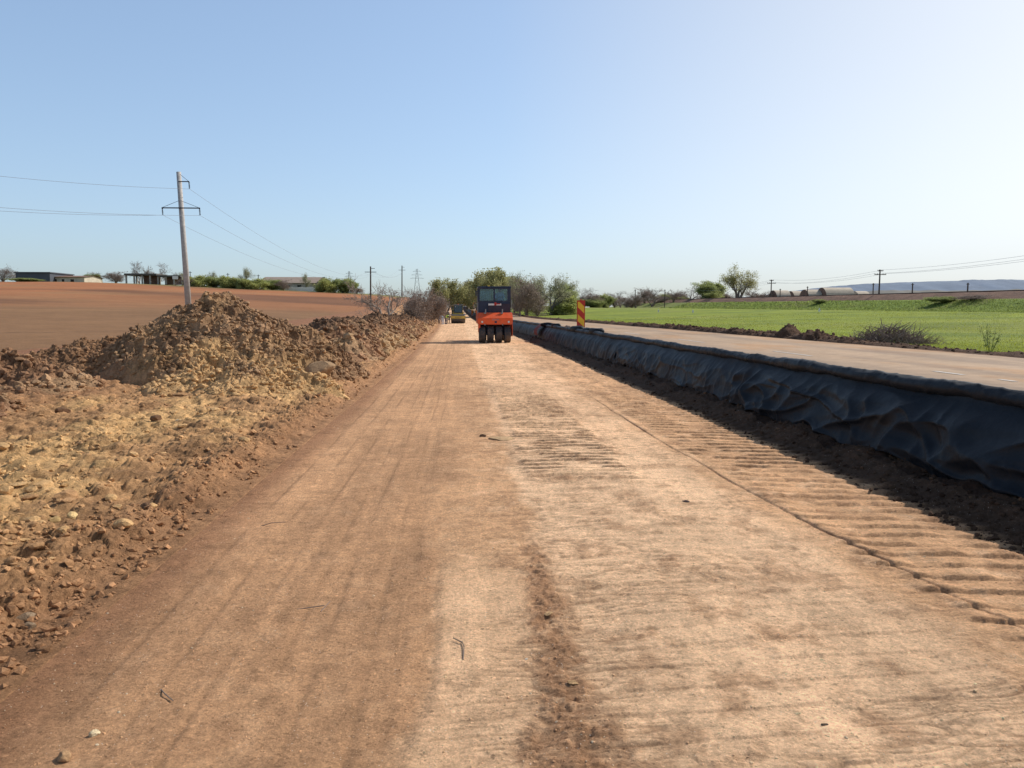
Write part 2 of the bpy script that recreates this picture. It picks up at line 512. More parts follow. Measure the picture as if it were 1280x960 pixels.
M_iron = simple('galvanised_iron', (.05, .055, .07), .6, .3, .2, 6)
M_wood = simple('weathered_pole_wood', (.09, .07, .055), .9, 0, .25, 7)
M_wire = simple('wire_metal', (.25, .27, .31), .6, .2, .1, 5)
M_bark = simple('bark', (.16, .135, .12), .95, 0, .3, 9)
M_barkpale = simple('pale_bark', (.30, .25, .21), .95, 0, .25, 9)
M_twig = simple('grey_twigs', (.25, .20, .18), .95, 0, .25, 3)
M_twigbrown = simple('brown_twigs', (.24, .18, .14), .95, 0, .3, 3)
M_skin = simple('skin', (.35, .19, .13), .6)
M_hair = simple('dark_hair', (.02, .015, .012), .8)
M_vest = simple('yellow_vest', (.62, .78, .06), .7, 0, .1)
M_trouser = simple('navy_cloth', (.03, .04, .08), .9, 0, .2)
M_shirt = simple('pale_blue_cloth', (.45, .56, .70), .9, 0, .15)
M_lamp = simple('lamp_lens', (.75, .72, .66), .2, 0, .1)

def leaf_mat(name, c, var=.35):
    m, t, p = nodes(name)
    g = N(t, 'ShaderNodeNewGeometry')
    r = ramp(t, g.outputs['Random Per Island'], [(0, tuple(x * (1 - var) for x in c)), (1, tuple(x * (1 + var) for x in c))])
    t.links.new(r.outputs[0], p.inputs['Base Color'])
    p.inputs['Roughness'].default_value = .8
    p.inputs['Specular IOR Level'].default_value = .15
    tr = N(t, 'ShaderNodeBsdfTranslucent'); t.links.new(r.outputs[0], tr.inputs['Color'])
    ms = N(t, 'ShaderNodeMixShader'); ms.inputs[0].default_value = .5
    t.links.new(p.outputs[0], ms.inputs[1]); t.links.new(tr.outputs[0], ms.inputs[2])
    t.links.new(ms.outputs[0], t.nodes['Material Output'].inputs['Surface'])
    return m
M_leaf_olive = leaf_mat('olive_leaves', (.38, .37, .17))
M_leaf_green = leaf_mat('spring_green_leaves', (.34, .38, .15))
M_leaf_grey = leaf_mat('grey_green_leaves', (.34, .34, .22))
M_leaf_dark = leaf_mat('dark_leaves', (.20, .22, .20))
M_leaf_yellow = leaf_mat('yellow_green_leaves', (.40, .42, .15))
M_grass = leaf_mat('grass_blades', (.31, .34, .05), .5)
M_leaf_brown = leaf_mat('brown_buds', (.26, .21, .18))

def fabric_mat():
    m, t, p = nodes('black_geotextile')
    tc = N(t, 'ShaderNodeTexCoord'); co = tc.outputs['Object']
    n = noise_node(t, co, 1.6, 5, .6)
    r = ramp(t, n.outputs['Fac'], [(.35, (.003, .006, .010)), (.60, (.005, .009, .015)), (.78, (.030, .024, .020))])
    n3 = noise_node(t, co, 40, 3, .6)
    c = mul(t, r.outputs[0], ramp(t, n3.outputs['Fac'], [(.3, .8), (.7, 1.2)]).outputs[0])
    t.links.new(c, p.inputs['Base Color'])
    rr = ramp(t, n.outputs['Fac'], [(.3, .50), (.75, .72)])
    t.links.new(rr.outputs[0], p.inputs['Roughness'])
    p.inputs['Specular IOR Level'].default_value = .24
    n2 = noise_node(t, co, 7, 4, .6)
    nr = bumpn(t, n2.outputs['Fac'], .22, .03)
    t.links.new(bumpn(t, n3.outputs['Fac'], .3, .004, nr), p.inputs['Normal'])
    return m
M_fabric = fabric_mat()
M_redcloth = simple('red_cloth', (.16, .03, .03), .8, 0, .3, 5, .4)

def glass_mat():
    m, t, p = nodes('cab_glass')
    tr = N(t, 'ShaderNodeBsdfTransparent'); tr.inputs[0].default_value = (.68, .80, .86, 1)
    gl = N(t, 'ShaderNodeBsdfGlossy'); gl.inputs['Roughness'].default_value = .04; gl.inputs['Color'].default_value = (.9, .95, 1, 1)
    fr = N(t, 'ShaderNodeFresnel'); fr.inputs[0].default_value = 1.5
    ad = N(t, 'ShaderNodeMath'); ad.operation = 'ADD'; ad.inputs[1].default_value = .02
    t.links.new(fr.outputs[0], ad.inputs[0])
    ms = N(t, 'ShaderNodeMixShader')
    t.links.new(ad.outputs[0], ms.inputs[0]); t.links.new(tr.outputs[0], ms.inputs[1]); t.links.new(gl.outputs[0], ms.inputs[2])
    t.links.new(ms.outputs[0], t.nodes['Material Output'].inputs['Surface'])
    return m
M_glass = glass_mat()

# ------------------------------------------------------------------ ground sheets
C_pale = lin(225, 187, 149, 1.26); C_brown = lin(180, 139, 103, 1.2); C_mid = lin(201, 159, 120, 1.24)
C_crumb = lin(164, 124, 92, 1.1); C_clay = lin(210, 170, 118, 1.15); C_verge = lin(178, 138, 98, 1.2); C_dark = lin(132, 100, 72, 1.1)
C_red = lin(156, 116, 84, 1.2)

def mixc(a, b, f):
    f = np.clip(f, 0, 1)[:, None]
    return a * (1 - f) + b * f

def dirt_col(X, Y, U):
    n = len(X)
    c = np.tile(C_mid, (n, 1))
    xe = -.12 + .10 * pn(Y * .8, Y * 0 + 2, 46) - .12 * ss(3.4, 2.6, Y)
    xe = xe + .06 * fbm(X * 5, Y * 5, 78, 3)
    left = 1 - ss(-.09, .09, X - xe)
    soft = 1 - ss(-.5, .9, X + .5 * fbm(X * .8, Y * .25, 71, 3))
    far = ss(4.6, 6.5, Y)
    lf = left * (1 - far) + soft * far
    c = mixc(c, C_brown, lf * (1 - .5 * ss(15, 60, Y)))
    # pale compacted slab, right of the strip and ahead
    pale = ss(.45, .62, X + .15 * fbm(X * 2, Y * 1.2, 72, 3)) * (1 - ss(2.2, 2.7, X + .25 * fbm(X * 1.5, Y, 73, 3)))
    c = mixc(c, C_pale, pale * (.9 - .35 * ss(7, 12, Y)))
    c = mixc(c, C_pale, .6 * (1 - left) * (1 - ss(.3, .5, X)) * (1 - ss(4.2, 5.6, Y)))
    c = mixc(c, C_pale, .35 * ss(25, 60, Y))
    c = mixc(c, lin(204, 160, 120, 1.2), .8 * ss(2.6, 3.0, X) * (1 - ss(20, 40, Y)))
    # streaks along the road and patches
    c = c * (1 + .10 * pn(X * 4.5 + .4 * pn(Y * .3, X, 9), Y * .16, 74) * 1.6)[:, None]
    c = c * (1 + .22 * fbm(X * .9, Y * .35, 75, 5))[:, None]
    c = mixc(c, C_crumb, .85 * crumb(X, Y))
    st = ss(.1, .6, fbm(X * 3.0 + 4, Y * 2.6, 76, 6, .68)) * .55
    c = mixc(c, C_crumb, st * (.4 + .6 * ss(-.6, 1.2, X)))
    c = mixc(c, C_pale, .4 * ss(.15, .55, fbm(X * 4.0 + 14, Y * 3.2, 79, 6, .68)) * (.25 + .75 * ss(-.4, .5, X)))
    c = mixc(c, C_crumb * .7, .55 * tcrack(X, Y))
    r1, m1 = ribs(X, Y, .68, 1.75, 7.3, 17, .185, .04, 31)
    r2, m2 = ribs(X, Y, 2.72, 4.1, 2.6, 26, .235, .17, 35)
    c = c * (1 - .42 * m1 - .36 * m2)[:, None]  # shadow lines of the tread ribs painted into the soil colour
    for i_, (xs_, am) in enumerate(STREAKS):
        xw = xs_ + .05 * pn(Y * .25, Y * 0 + i_, 56)
        c = c * (1 - .20 * am * np.exp(-((X - xw) / .02) ** 2) * ss(-.25, .15, pn(Y * .6, Y * 0 + i_ * 3, 57)) + .07 * am * np.exp(-((X - xw - .07) / .04) ** 2))[:, None]
    # loose red rim on the left edge
    rim = ss(-1.45, -1.95, U + .12 * fbm(X * 1.5, Y * .8, 77, 3))
    c = mixc(c, lin(150, 108, 78), rim * .8)
    c = mixc(c, lin(88, 67, 52), ss(3.75, 4.0, U + .12 * fbm(X * 2, Y * 1.5, 80, 3)))  # same shade-deepening dark bank tone along the right road edge
    return c

def verge_col(X, Y, U):
    n = len(X)
    c = np.tile(C_verge, (n, 1))
    q = fbm(X * .55, Y * .35, 81, 4)
    clay = ss(-.12, .22, q + .25 * np.exp(-((U + 3.9) / 1.1) ** 2) - .05) * (1 - ss(-5.6, -7, U) * .8) * ss(-2.6, -3.1, U) * (1 - .75 * ss(16, 22, Y))
    c = mixc(c, C_clay, clay * .8)
    dk = ss(.05, .35, fbm(X * 1.6, Y * 1.6, 82, 4))
    c = mixc(c, C_dark, dk * .6)
    c = mixc(c, C_red, ss(-2.9, -2.2, U + .2 * fbm(X, Y, 83, 3)) * .75)
    c = mixc(c, C_red, ss(-5.4, -6.4, U + .4 * fbm(X * .6, Y * .6, 84, 3)) * (1 - ss(22, 28, Y)) * .7)
    w1, i1 = worley(X / .085, Y / .085, 64)
    c = c * (.86 + .28 * i1)[:, None]
    c = mixc(c, lin(150, 108, 80), ss(-10, -13, U))
    return c

def field_col(X, Y, U):
    n = len(X)
    c = np.tile(lin(136, 103, 73), (n, 1))
    c = mixc(c, lin(166, 110, 73), ss(80, 190, Y + 30 * fbm(X * .012, Y * .02, 85, 3)) * .95)
    # soft bands of damper soil
    c = mixc(c, lin(112, 80, 60), .75 * ss(.0, .4, fbm(X * .011 + 3, Y * .022, 86, 4)))
    c = mixc(c, lin(158, 122, 86), .5 * ss(.1, .4, fbm(X * .02 + 8, Y * .05, 87, 3)))
    c = c * (1 + .08 * pn(X * .15 + Y * .25, Y * .02, 88))[:, None]
    # weedy strip on the crest
    c = mixc(c, lin(120, 128, 74), .8 * ss(222, 236, Y + 6 * pn(X * .05, Y * .05, 89)))
    return c

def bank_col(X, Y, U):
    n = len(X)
    c = np.tile(lin(84, 64, 50), (n, 1))  # soil tone darkened to deepen the shade below the fabric
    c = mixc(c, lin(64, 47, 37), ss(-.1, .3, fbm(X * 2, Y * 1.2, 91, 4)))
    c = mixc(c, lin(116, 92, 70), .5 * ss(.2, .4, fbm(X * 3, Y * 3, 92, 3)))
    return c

def asph_col(X, Y, U):
    n = len(X)
    c = np.tile(lin(176, 150, 124), (n, 1))
    c = mixc(c, lin(180, 150, 120), .6 * ss(.9, 0, np.abs(U - 5.2)) + .5 * ss(10.8, 12.2, U) + .35 * ss(-.1, .4, fbm(U * .9, Y * .12, 93, 4)))
    sp_ = fbm(X * .5, Y * .22, 98, 6, .62)
    c = mixc(c, lin(176, 138, 102), .75 * ss(.0, .35, sp_ + .35 * np.exp(-((U - 5.1) / .9) ** 2) + .35 * np.exp(-((U - 12.2) / .7) ** 2) - .12))
    c = mixc(c, lin(128, 112, 98), .45 * ss(.12, .4, fbm(X * .8 + 20, Y * .1, 99, 5)))
    c = mixc(c, lin(142, 124, 108), .45 * (np.exp(-((U - 7.2) / .35) ** 2) + np.exp(-((U - 10.2) / .4) ** 2)))
    return c

def meadow_col(X, Y, U):
    n = len(X)
    c = np.tile(lin(128, 140, 48, 1.0), (n, 1))
    c = mixc(c, lin(136, 142, 66), .7 * ss(-.05, .35, fbm(X * .05, Y * .03, 94, 4)))
    c = mixc(c, lin(98, 116, 50), .6 * ss(0, .35, fbm(X * .12 + 5, Y * .09, 95, 4)))
    for u_ in (27.5, 29.6, 44.0, 46.2): c = mixc(c, lin(104, 116, 50), .5 * np.exp(-((U - u_ - .4 * pn(Y * .03, Y * 0, 90)) / .35) ** 2))
    c = mixc(c, lin(104, 126, 48), .75 * ss(67, 70, U) * (1 - ss(76, 77.5, U)))
    c = mixc(c, lin(104, 92, 58), .5 * ss(66, 70, U) * ss(.05, .35, fbm(X * .15, Y * .06, 96, 4)))
    c = mixc(c, lin(140, 112, 88), ss(76.5, 79, U))
    c = mixc(c, lin(118, 88, 66), 1 - ss(13.0, 13.9, U + .7 * fbm(X * .9, Y * .6, 97, 4)))
    c = mixc(c, lin(130, 130, 80), ss(180, 260, Y) * .5)
    return c

def rows(v0, v1, step):
    v = np.arange(v0, v1, -step)
    return 1584.0 / v
ys_near = np.concatenate([np.linspace(-4, 1.6, 20), rows(980, 200, 1.15), rows(200, 105, .30), rows(105, 10, .55), np.linspace(160, 340, 60)])
us_road = np.linspace(-1.95, 4.3, 680)
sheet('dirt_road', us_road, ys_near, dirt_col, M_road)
us_v = np.concatenate([-np.geomspace(1, 8.2, 520)[::-1] * 1.0 - .95])
us_v = -(1.95 + (np.geomspace(1, 14.0, 560) - 1)); us_v = us_v[::-1]
sheet('loose_earth_ground', us_v, ys_near, verge_col, M_verge)
ys_mid = np.concatenate([np.linspace(-4, 3, 8), np.geomspace(3.5, 330, 420)])
xf = -np.concatenate([np.geomspace(14.95, 420, 260)])[::-1]
sheet('ploughed_field', xf, np.concatenate([np.linspace(-4, 8, 8), np.geomspace(10, 340, 300)]), field_col, M_field)
us_b = np.linspace(4.3, 5.06, 90)
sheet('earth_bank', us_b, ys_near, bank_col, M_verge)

def asph_h(X, Y):
    U = X - bend(Y)
    return grade(Y) + .66 - .012 * np.abs(U - 8.7) + .03 * ss(5.0, 5.4, U) + 0 * X
sheet('asphalt_road', np.linspace(5.0, 12.25, 60), ys_mid, asph_col, M_asphalt, hf=asph_h)
us_m = np.concatenate([np.linspace(12.2, 20, 90), np.geomspace(20.3, 90, 140), np.linspace(92, 420, 60)])
sheet('meadow', us_m, ys_mid, meadow_col, M_meadow)

# far land out to the horizon
def far_h(X, Y):
    d = np.hypot(X, Y)
    z = 2.2 + .5 * pn(X * .01, Y * .01, 101) + ss(600, 2500, d) * 6
    z = np.where(X < 0, z + 4.0 * ss(-20, -120, X) * (1 - ss(500, 900, Y)), z)
    return np.where(Y > 335, z, -4.0) 
def far_col(X, Y, U):
    n = len(X)
    c = np.tile(lin(138, 134, 104), (n, 1))
    c = mixc(c, lin(120, 128, 92), ss(-.1, .3, fbm(X * .003, Y * .003, 102, 3)))
    return mixc(c, lin(150, 158, 160), ss(600, 3000, np.hypot(X, Y)))  # haze painted in: colour turns pale grey-blue with distance
a = np.concatenate([-np.geomspace(6, 6000, 70)[::-1], np.geomspace(6, 6000, 70)])
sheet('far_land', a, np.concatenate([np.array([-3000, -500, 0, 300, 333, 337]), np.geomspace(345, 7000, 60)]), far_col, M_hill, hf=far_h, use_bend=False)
# hills on the right horizon
def hill_ridge(name, Y0, pts, depth, c):
    xs = np.linspace(pts[0][0], pts[-1][0], 160)
    hs = np.interp(xs, [p[0] for p in pts], [p[1] for p in pts])
    hs = hs + np.maximum(hs, 0) * .05 * fbm(xs * .004, xs * 0, 103, 4) + 3 * pn(xs * .03, xs * 0, 104)
    V = []
    prof = [(0, -.05), (.15, .35), (.4, .8), (.55, 1.0), (.8, .9), (1, 0)]
    for t, k in prof:
        V.append(np.stack([xs, np.full_like(xs, Y0 + depth * t) + 40 * pn(xs * .01, xs * 0 + t * 5, 105), hs * k + 0 * xs], 1))
    V = np.concatenate(V)
    C = np.tile(c, (len(V), 1)) * (1 + .12 * fbm(V[:, 0] * .006, V[:, 1] * .006, 106, 3))[:, None]
    o = link(name, mesh_np(name, V, grid_faces(len(prof), len(xs)), C), M_hill)
    o['kind'] = 'structure'
def hp(px, py, Y): p = at_y(px, py, Y); return (p.x, p.z)
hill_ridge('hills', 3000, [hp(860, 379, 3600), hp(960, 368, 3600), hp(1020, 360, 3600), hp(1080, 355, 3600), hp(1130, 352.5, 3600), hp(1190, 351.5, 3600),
    hp(1205, 350, 3600), hp(1280, 349.5, 3600), hp(1420, 351, 3600), hp(1600, 358, 3600)], 1100, lin(116, 130, 148))  # blue-grey base colour stands in for haze over the hills
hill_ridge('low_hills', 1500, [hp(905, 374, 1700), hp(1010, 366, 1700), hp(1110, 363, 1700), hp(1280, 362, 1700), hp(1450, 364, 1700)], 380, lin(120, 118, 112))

# faded centre line pieces on the asphalt
mk = MB()
for y0, y1, xw in ((11.35, 12.1, .10), (10.2, 10.55, .08), (16.5, 18.6, .09), (24, 27, .09), (33, 36, .1), (45, 48, .1), (57, 60, .1)):
    x0 = 7.72 + float(bend(np.array([y0]))[0])
    z = float(asph_h(np.array([x0]), np.array([y0]))[0]) + .006
    mk.add([(x0, y0, z), (x0 + xw, y0, z), (x0 + xw, y1, z), (x0, y1, z)], [(0, 1, 2, 3)])
M_mark = simple('faded_marking', (.52, .48, .42), .8, 0, .3, 9)
o = mk.build('road_marking', M_mark); o['kind'] = 'structure'

# ------------------------------------------------------------------ clods and stones
def clod_variants(n, sub, seed, planes=9, rough=.06):
    out = []
    rg = np.random.default_rng(seed)
    bm = bmesh.new(); bmesh.ops.create_icosphere(bm, subdivisions=sub, radius=1)
    V = np.array([v.co[:] for v in bm.verts]); Fc = np.array([[v.index for v in f.verts] for f in bm.faces]); bm.free()
    for _ in range(n):
        nn = rg.normal(size=(planes, 3)); nn /= np.linalg.norm(nn, axis=1)[:, None]
        dd = rg.uniform(.55, .95, planes)
        dots = V @ nn.T
        r = np.where(dots > .05, dd / np.maximum(dots, .05), 9).min(1)
        r = np.minimum(r, 1.05) * (1 + rough * rg.normal(size=len(V)))
        P = V * r[:, None] * np.array([1, rg.uniform(.7, 1), rg.uniform(.55, .85)])
        out.append(P)
    return out, Fc
CLV, CLF = clod_variants(16, 2, 5, 7, .10)
CLV1, CLF1 = clod_variants(16, 1, 6, 6, .24)

def scatter(name, P, S, cols, mat, parent=None, lod=2, sink=.25):
    vs, ff = (CLV, CLF) if lod == 2 else (CLV1, CLF1)
    n = len(P); k = len(vs[0])
    vi = RNG.integers(0, len(vs), n)
    base = np.stack(vs)[vi]
    a = RNG.uniform(0, 2 * np.pi, n); ca, sa = np.cos(a)[:, None], np.sin(a)[:, None]
    x = base[..., 0] * ca - base[..., 1] * sa; y = base[..., 0] * sa + base[..., 1] * ca
    b = RNG.uniform(-.5, .5, n)[:, None]
    z = base[..., 2] * np.cos(b) + x * np.sin(b); x = x * np.cos(b) - base[..., 2] * np.sin(b)
    S_ = S[:, None]
    V = np.stack([P[:, 0:1] + x * S_, P[:, 1:2] + y * S_, P[:, 2:3] + z * S_ + S_ * (.5 - sink)], -1).reshape(-1, 3)
    Fa = (ff[None] + (np.arange(n) * k)[:, None, None]).reshape(-1, 3)
    C = np.repeat(cols * RNG.uniform(.82, 1.16, n)[:, None], k, 0)
    return link(name, mesh_np(name, V, Fa, C, smooth=False), mat, parent)

def ground_scatter(n, u0, u1, y0, y1, s0, s1, power=2.2, bias=None):
    # spread so that density per square metre falls off with distance
    t = RNG.uniform(0, 1, n)
    Y = 1 / (1 / y0 + (1 / y1 - 1 / y0) * t)
    U = RNG.uniform(u0, u1, n)
    X = U + bend(Y)
    if bias is not None:
        k = RNG.uniform(0, 1, n) < bias(X, Y, U)
        X, Y, U = X[k], Y[k], U[k]
    S = s0 + (s1 - s0) * RNG.uniform(0, 1, len(X)) ** power
    S = S * (1 + Y / 30)
    return X, Y, U, S

# loose clods over the left verge
X, Y, U, S = ground_scatter(52000, -9.5, -2.0, 2.2, 70, .004, .032, 3.6,
    lambda X, Y, U: .18 + .9 * ss(-.05, .3, fbm(X * .8, Y * .8, 111, 3) + .35 * np.exp(-((U + 2.4) / .35) ** 2)))
Z = ground(X, Y)
o = scatter('verge_clods', np.stack([X, Y, Z], 1), S, verge_col(X, Y, U), M_clod, lod=1)
tag(o, 'countless small brown and yellow clods strewn over the left verge', 'clods', None, 'stuff')
# fine crumbs and pebbles on the dirt road
X, Y, U, S = ground_scatter(26000, -1.95, 3.9, 2.2, 16, .0014, .0075, 4.5,
    lambda X, Y, U: .12 + .9 * crumb(X, Y) + .5 * ss(-1.4, -1.9, U) + .4 * ss(0, .3, fbm(X, Y, 112, 3)))
Z = ground(X, Y)
cc = dirt_col(X, Y, U); cc = np.where(RNG.uniform(0, 1, len(X))[:, None] < .13, lin(226, 204, 172)[None], np.clip(cc * 1.25, 0, .95))
o = scatter('road_gravel', np.stack([X, Y, Z], 1), S, cc, M_clod, lod=2, sink=.62)
tag(o, 'fine crumbs and pale pebbles scattered on the dirt road', 'gravel', None, 'stuff')
# dark lumps under the fabric
X, Y, U, S = ground_scatter(6000, 3.75, 4.7, 3, 60, .004, .03, 6)
Z = ground(X, Y)
o = scatter('bank_clods', np.stack([X, Y, Z], 1), S, bank_col(X, Y, U), M_clod, lod=1)
tag(o, 'small dark clods on the earth bank below the fabric', 'clods', None, 'stuff')

def stone(name, px, py, size, label, cat, c, z=.12, flat=1.0, group=None, sub=3, rz=None):
    p = at_z(px, py, z); p = Vector((p.x, p.y, gz(p.x, p.y)))
    vs, ff = clod_variants(1, sub, int(px * 7 + py), 11, .012)
    size = size * (.75 if name == 'stone' and size < .3 else 1)
    V = vs[0] * size * np.array([1, .85, flat])
    # surface lumps
    d = 1 + .07 * fbm(vs[0][:, 0] * 3 + px, vs[0][:, 1] * 3 + vs[0][:, 2] * 2, 7, 3)
    V = V * d[:, None]
    me = mesh_np(name, V, ff, np.tile(c, (len(V), 1)), smooth=False)
    o = link(name, me, M_clod)
    o.location = (p.x, p.y, p.z + size * flat * .22)
    o.rotation_euler = (0, 0, rz if rz is not None else random.uniform(0, 6.3))
    tag(o, label, cat, group)
    return o
CY = lin(212, 172, 122); CG = lin(150, 128, 104); CD = lin(124, 95, 72)
bo = stone('boulder', 405, 481, .36, 'largest grey brown boulder at the right foot of the soil heap', 'boulder', lin(160, 132, 102), z=.1)
bo.location.z += .06; bo.location.y -= .25; bo.rotation_euler.z = .6
stone('stone', 91, 652, .065, 'pale yellow stone touching a browner one, upper right of the two', 'stone', lin(222, 192, 138))
stone('stone', 70, 657, .062, 'dull yellow stone just beside the paler one on the verge', 'stone', lin(186, 156, 108))
stone('stone', 8, 640, .085, 'pale yellow stone cut off by the left picture edge', 'stone', CY)
stone('stone', 153, 662, .10, 'broad flat yellow clay lump on the near verge', 'clod', CY, flat=.55)
stone('stone', 183, 632, .085, 'dark earth clod casting a shadow among yellow clay', 'clod', CD)
stone('stone', 78, 508, .13, 'dark brown clod lying on the slope of the left mound', 'clod', CD, z=.35)
stone('stone', 196, 528, .11, 'dark clod beside a whitish stone below the soil heap', 'clod', CD, z=.2)
stone('stone', 222, 523, .10, 'whitish stone beside the dark clod below the soil heap', 'stone', lin(214, 198, 162), z=.2)
stone('stone', 73, 572, .07, 'small white flat stone near the left mound', 'stone', lin(215, 200, 170), z=.2, flat=.5)
stone('stone', 30, 750, .08, 'grey stone half buried in the near left verge', 'stone', CG, flat=.6)
stone('stone', 36, 765, .05, 'small shaded stone tucked against the grey half buried one', 'stone', CG)
stone('stone', 125, 600, .09, 'pale flat clay slab lying across the verge', 'stone', CY, flat=.35)
stone('stone', 80, 942, .045, 'tan stone at the bottom left corner of the road', 'stone', lin(186, 150, 112), z=.02)
stone('stone', 118, 912, .028, 'small cream stone on top of crumbs near the corner', 'stone', lin(226, 206, 168), z=.02)
stone('stone', 626, 549, .24, 'wide flat clod pressed into the middle of the dirt road', 'clod', lin(190, 158, 120), z=0, flat=.16, rz=0)
stone('stone', 603, 546, .085, 'dark broken lump at the left end of the flat clod', 'clod', lin(84, 64, 50), z=0, flat=.5)
stone('stone', 686, 768, .045, 'flat tan slab on the dark crumbly strip', 'stone', lin(186, 152, 112), z=.01, flat=.25)
stone('stone', 716, 853, .045, 'smooth tan slab at the edge of the dark crumbly strip', 'stone', lin(180, 146, 106), z=.01, flat=.22)
stone('stone', 658, 820, .012, 'tiny white pebble on the dark crumbly strip', 'pebble', lin(235, 226, 208), z=.01)
stone('stone', 858, 628, .05, 'blackish lump lying alone on the right half of the road', 'clod', lin(80, 66, 66), z=0, flat=.5)
stone('stone', 1030, 909, .022, 'dark fleck of stone with a pale rim near the bottom right', 'stone', lin(92, 80, 70), z=0, flat=.5)
# mid-sized clods of the verge, one by one
cnt = 0
while cnt < 110:
    px = random.uniform(-10, 470); py = random.uniform(470, 880)
    p = at_z(px, py, .15)
    if not (-6.5 < p.x < -2.4): continue
    big = random.random() < .5
    lab = 'yellow clay clod lying loose on the rough left verge' if big else 'brown earth clod lying loose on the rough left verge'
    stone('clod', px, py, random.choice((.02, .03, .045, .065)) * random.uniform(.7, 1.1) * (1 + p.y / 14), lab, 'clod', CY * random.uniform(.75, .98) if big else C_verge * random.uniform(.6, .95),
          z=.15, flat=random.uniform(.4, .8), group='loose clods of the left verge', sub=2)
    cnt += 1

# ------------------------------------------------------------------ heaps of soil
def heap(name, label, x0, x1, y0, y1, hf, colf, res, nclod, csize, drop=.12, cat='soil heap', seed=0, clodtint=.92):
    xs = np.arange(x0, x1, res); ysl = np.arange(y0, y1, res)
    Yg, Xg = np.meshgrid(ysl, xs, indexing='ij')
    base = grade(Yg) + verge_like(Xg, Yg)
    h = hf(Xg, Yg)
    m = ss(0, .35, h)
    rdg = 1 - np.abs(fbm(Xg * 1.6, Yg * 1.6, seed + 9, 5, .62)) * 2.2
    det = m * (.20 * fbm(Xg * 1.0, Yg * 1.0, seed + 1, 6, .66) + .07 * rdg + clods(Xg, Yg, .09, .31, seed + 2) + clods(Xg, Yg, .07, .14, seed + 3)
               + clods(Xg, Yg, .035, .08, seed + 4) + .035 * RNG.uniform(-1, 1, Xg.shape) - .08)
    Z = base + h + det - drop * (1 - ss(0, .12, h)) * 1.5
    # sideways jitter so the clods overhang a little
    dx = m * .06 * fbm(Xg * 5, Yg * 5, seed + 6, 3); dy = m * .06 * fbm(Xg * 5 + 50, Yg * 5, seed + 7, 3)
    V = np.stack([Xg + dx, Yg + dy, Z], -1).reshape(-1, 3)
    C = colf(Xg.ravel(), Yg.ravel(), Z.ravel(), h.ravel())
    w1, i1 = worley(Xg / .19, Yg / .19, seed + 3)
    C = C * (.8 + .4 * i1.ravel())[:, None]
    F_ = grid_faces(len(ysl), len(xs))
    keep = (h.ravel()[F_] > -.02).any(1) if True else None
    keep = (h.ravel()[F_] > .0005).any(1)
    F_ = F_[keep]
    used = np.unique(F_); remap = np.zeros(len(V), int); remap[used] = np.arange(len(used))
    root = link(name, mesh_np(name, V[used], remap[F_], C[used], smooth=False), M_heap)
    tag(root, label, cat)
    # loose clods bedded on its surface
    X = RNG.uniform(x0, x1, nclod * 2); Y = RNG.uniform(y0, y1, nclod * 2)
    hh = hf(X, Y)
    k = (hh > .06) ; X = X[k][:nclod]; Y = Y[k][:nclod]; hh = hh[k][:nclod]
    ix = np.clip(((X - x0) / res).astype(int), 0, len(xs) - 1); iy = np.clip(((Y - y0) / res).astype(int), 0, len(ysl) - 1)
    Zs = Z[iy, ix]
    S = csize[0] + (csize[1] - csize[0]) * RNG.uniform(0, 1, len(X)) ** 6
    cc = colf(X, Y, Zs, hh) * clodtint
    c = scatter('clods', np.stack([X, Y, Zs], 1), S, cc, M_clod, parent=root, lod=2 if res < .05 else 1, sink=.42)
    c['kind'] = 'stuff'
    return root

def verge_like(X, Y):
    U = X - bend(Y)
    return verge_base(U, Y) + field_h(X, Y) * ss(-6, -14, U)

def heap_main(X, Y):
    dx = X + 5.55; dy = Y - 18.2
    wob = 1 + .16 * fbm(np.arctan2(dy, dx) * 1.2, np.hypot(dx, dy) * .3, 121, 3)
    rx = np.where(dx < 0, 3.0, 3.35); ry = np.where(dy < 0, 3.4, 3.6)
    r = np.hypot(dx / rx, dy / ry) / wob
    h = 1.70 * np.clip(1 - r ** 1.32, 0, 1) + .16 * fbm(X * .9, Y * .9, 125, 3) * np.clip(1 - r, 0, 1)
    r2 = np.hypot((X + 4.5) / 2.1, (Y - 18.8) / 2.6) / wob
    h2 = 1.12 * np.clip(1 - r2 ** 1.5, 0, 1)
    # low apron of yellow clay in front
    r3 = np.hypot((X + 4.2) / 1.9, (Y - 14.9) / 2.0) / wob
    r3 = r3 * (1 + .5 * fbm(X * .7, Y * .7, 127, 3))
    h3 = .42 * np.clip(1 - r3 ** 1.3, 0, 1)
    r4 = np.hypot((X + 8.0) / 2.3, (Y - 18) / 2.6) / wob
    h4 = .62 * np.clip(1 - r4 ** 1.2, 0, 1)
    return np.maximum(np.maximum(h, h2), np.maximum(h3, h4))
def heap_col(X, Y, Z, h):
    c = np.tile(lin(160, 128, 98, 1.12), (len(X), 1))
    c = mixc(c, lin(184, 148, 108, 1.1), ss(-.1, .35, fbm(X * .8, Y * .8 + Z, 122, 4)) * .55)
    c = mixc(c, lin(118, 88, 64), ss(.05, .35, fbm(X * 1.3 + 9, Y * 1.3 + Z, 123, 4)) * .7)
    cl = ss(.35, -.25, h - .52 + .9 * fbm(X * .9, Y * .9, 124, 4)) * ss(-6.6, -5.0, X + .6 * fbm(X, Y, 126, 3)) * ss(17.3, 15.8, Y)
    c = mixc(c, lin(206, 168, 118, 1.15), cl * .75)
    c = mixc(c, lin(144, 110, 82, 1.1), ss(-6.8, -7.6, X) * .8)
    return c
bo.location.z = gz(bo.location.x, bo.location.y) + float(heap_main(np.array([bo.location.x]), np.array([bo.location.y]))[0]) + .22
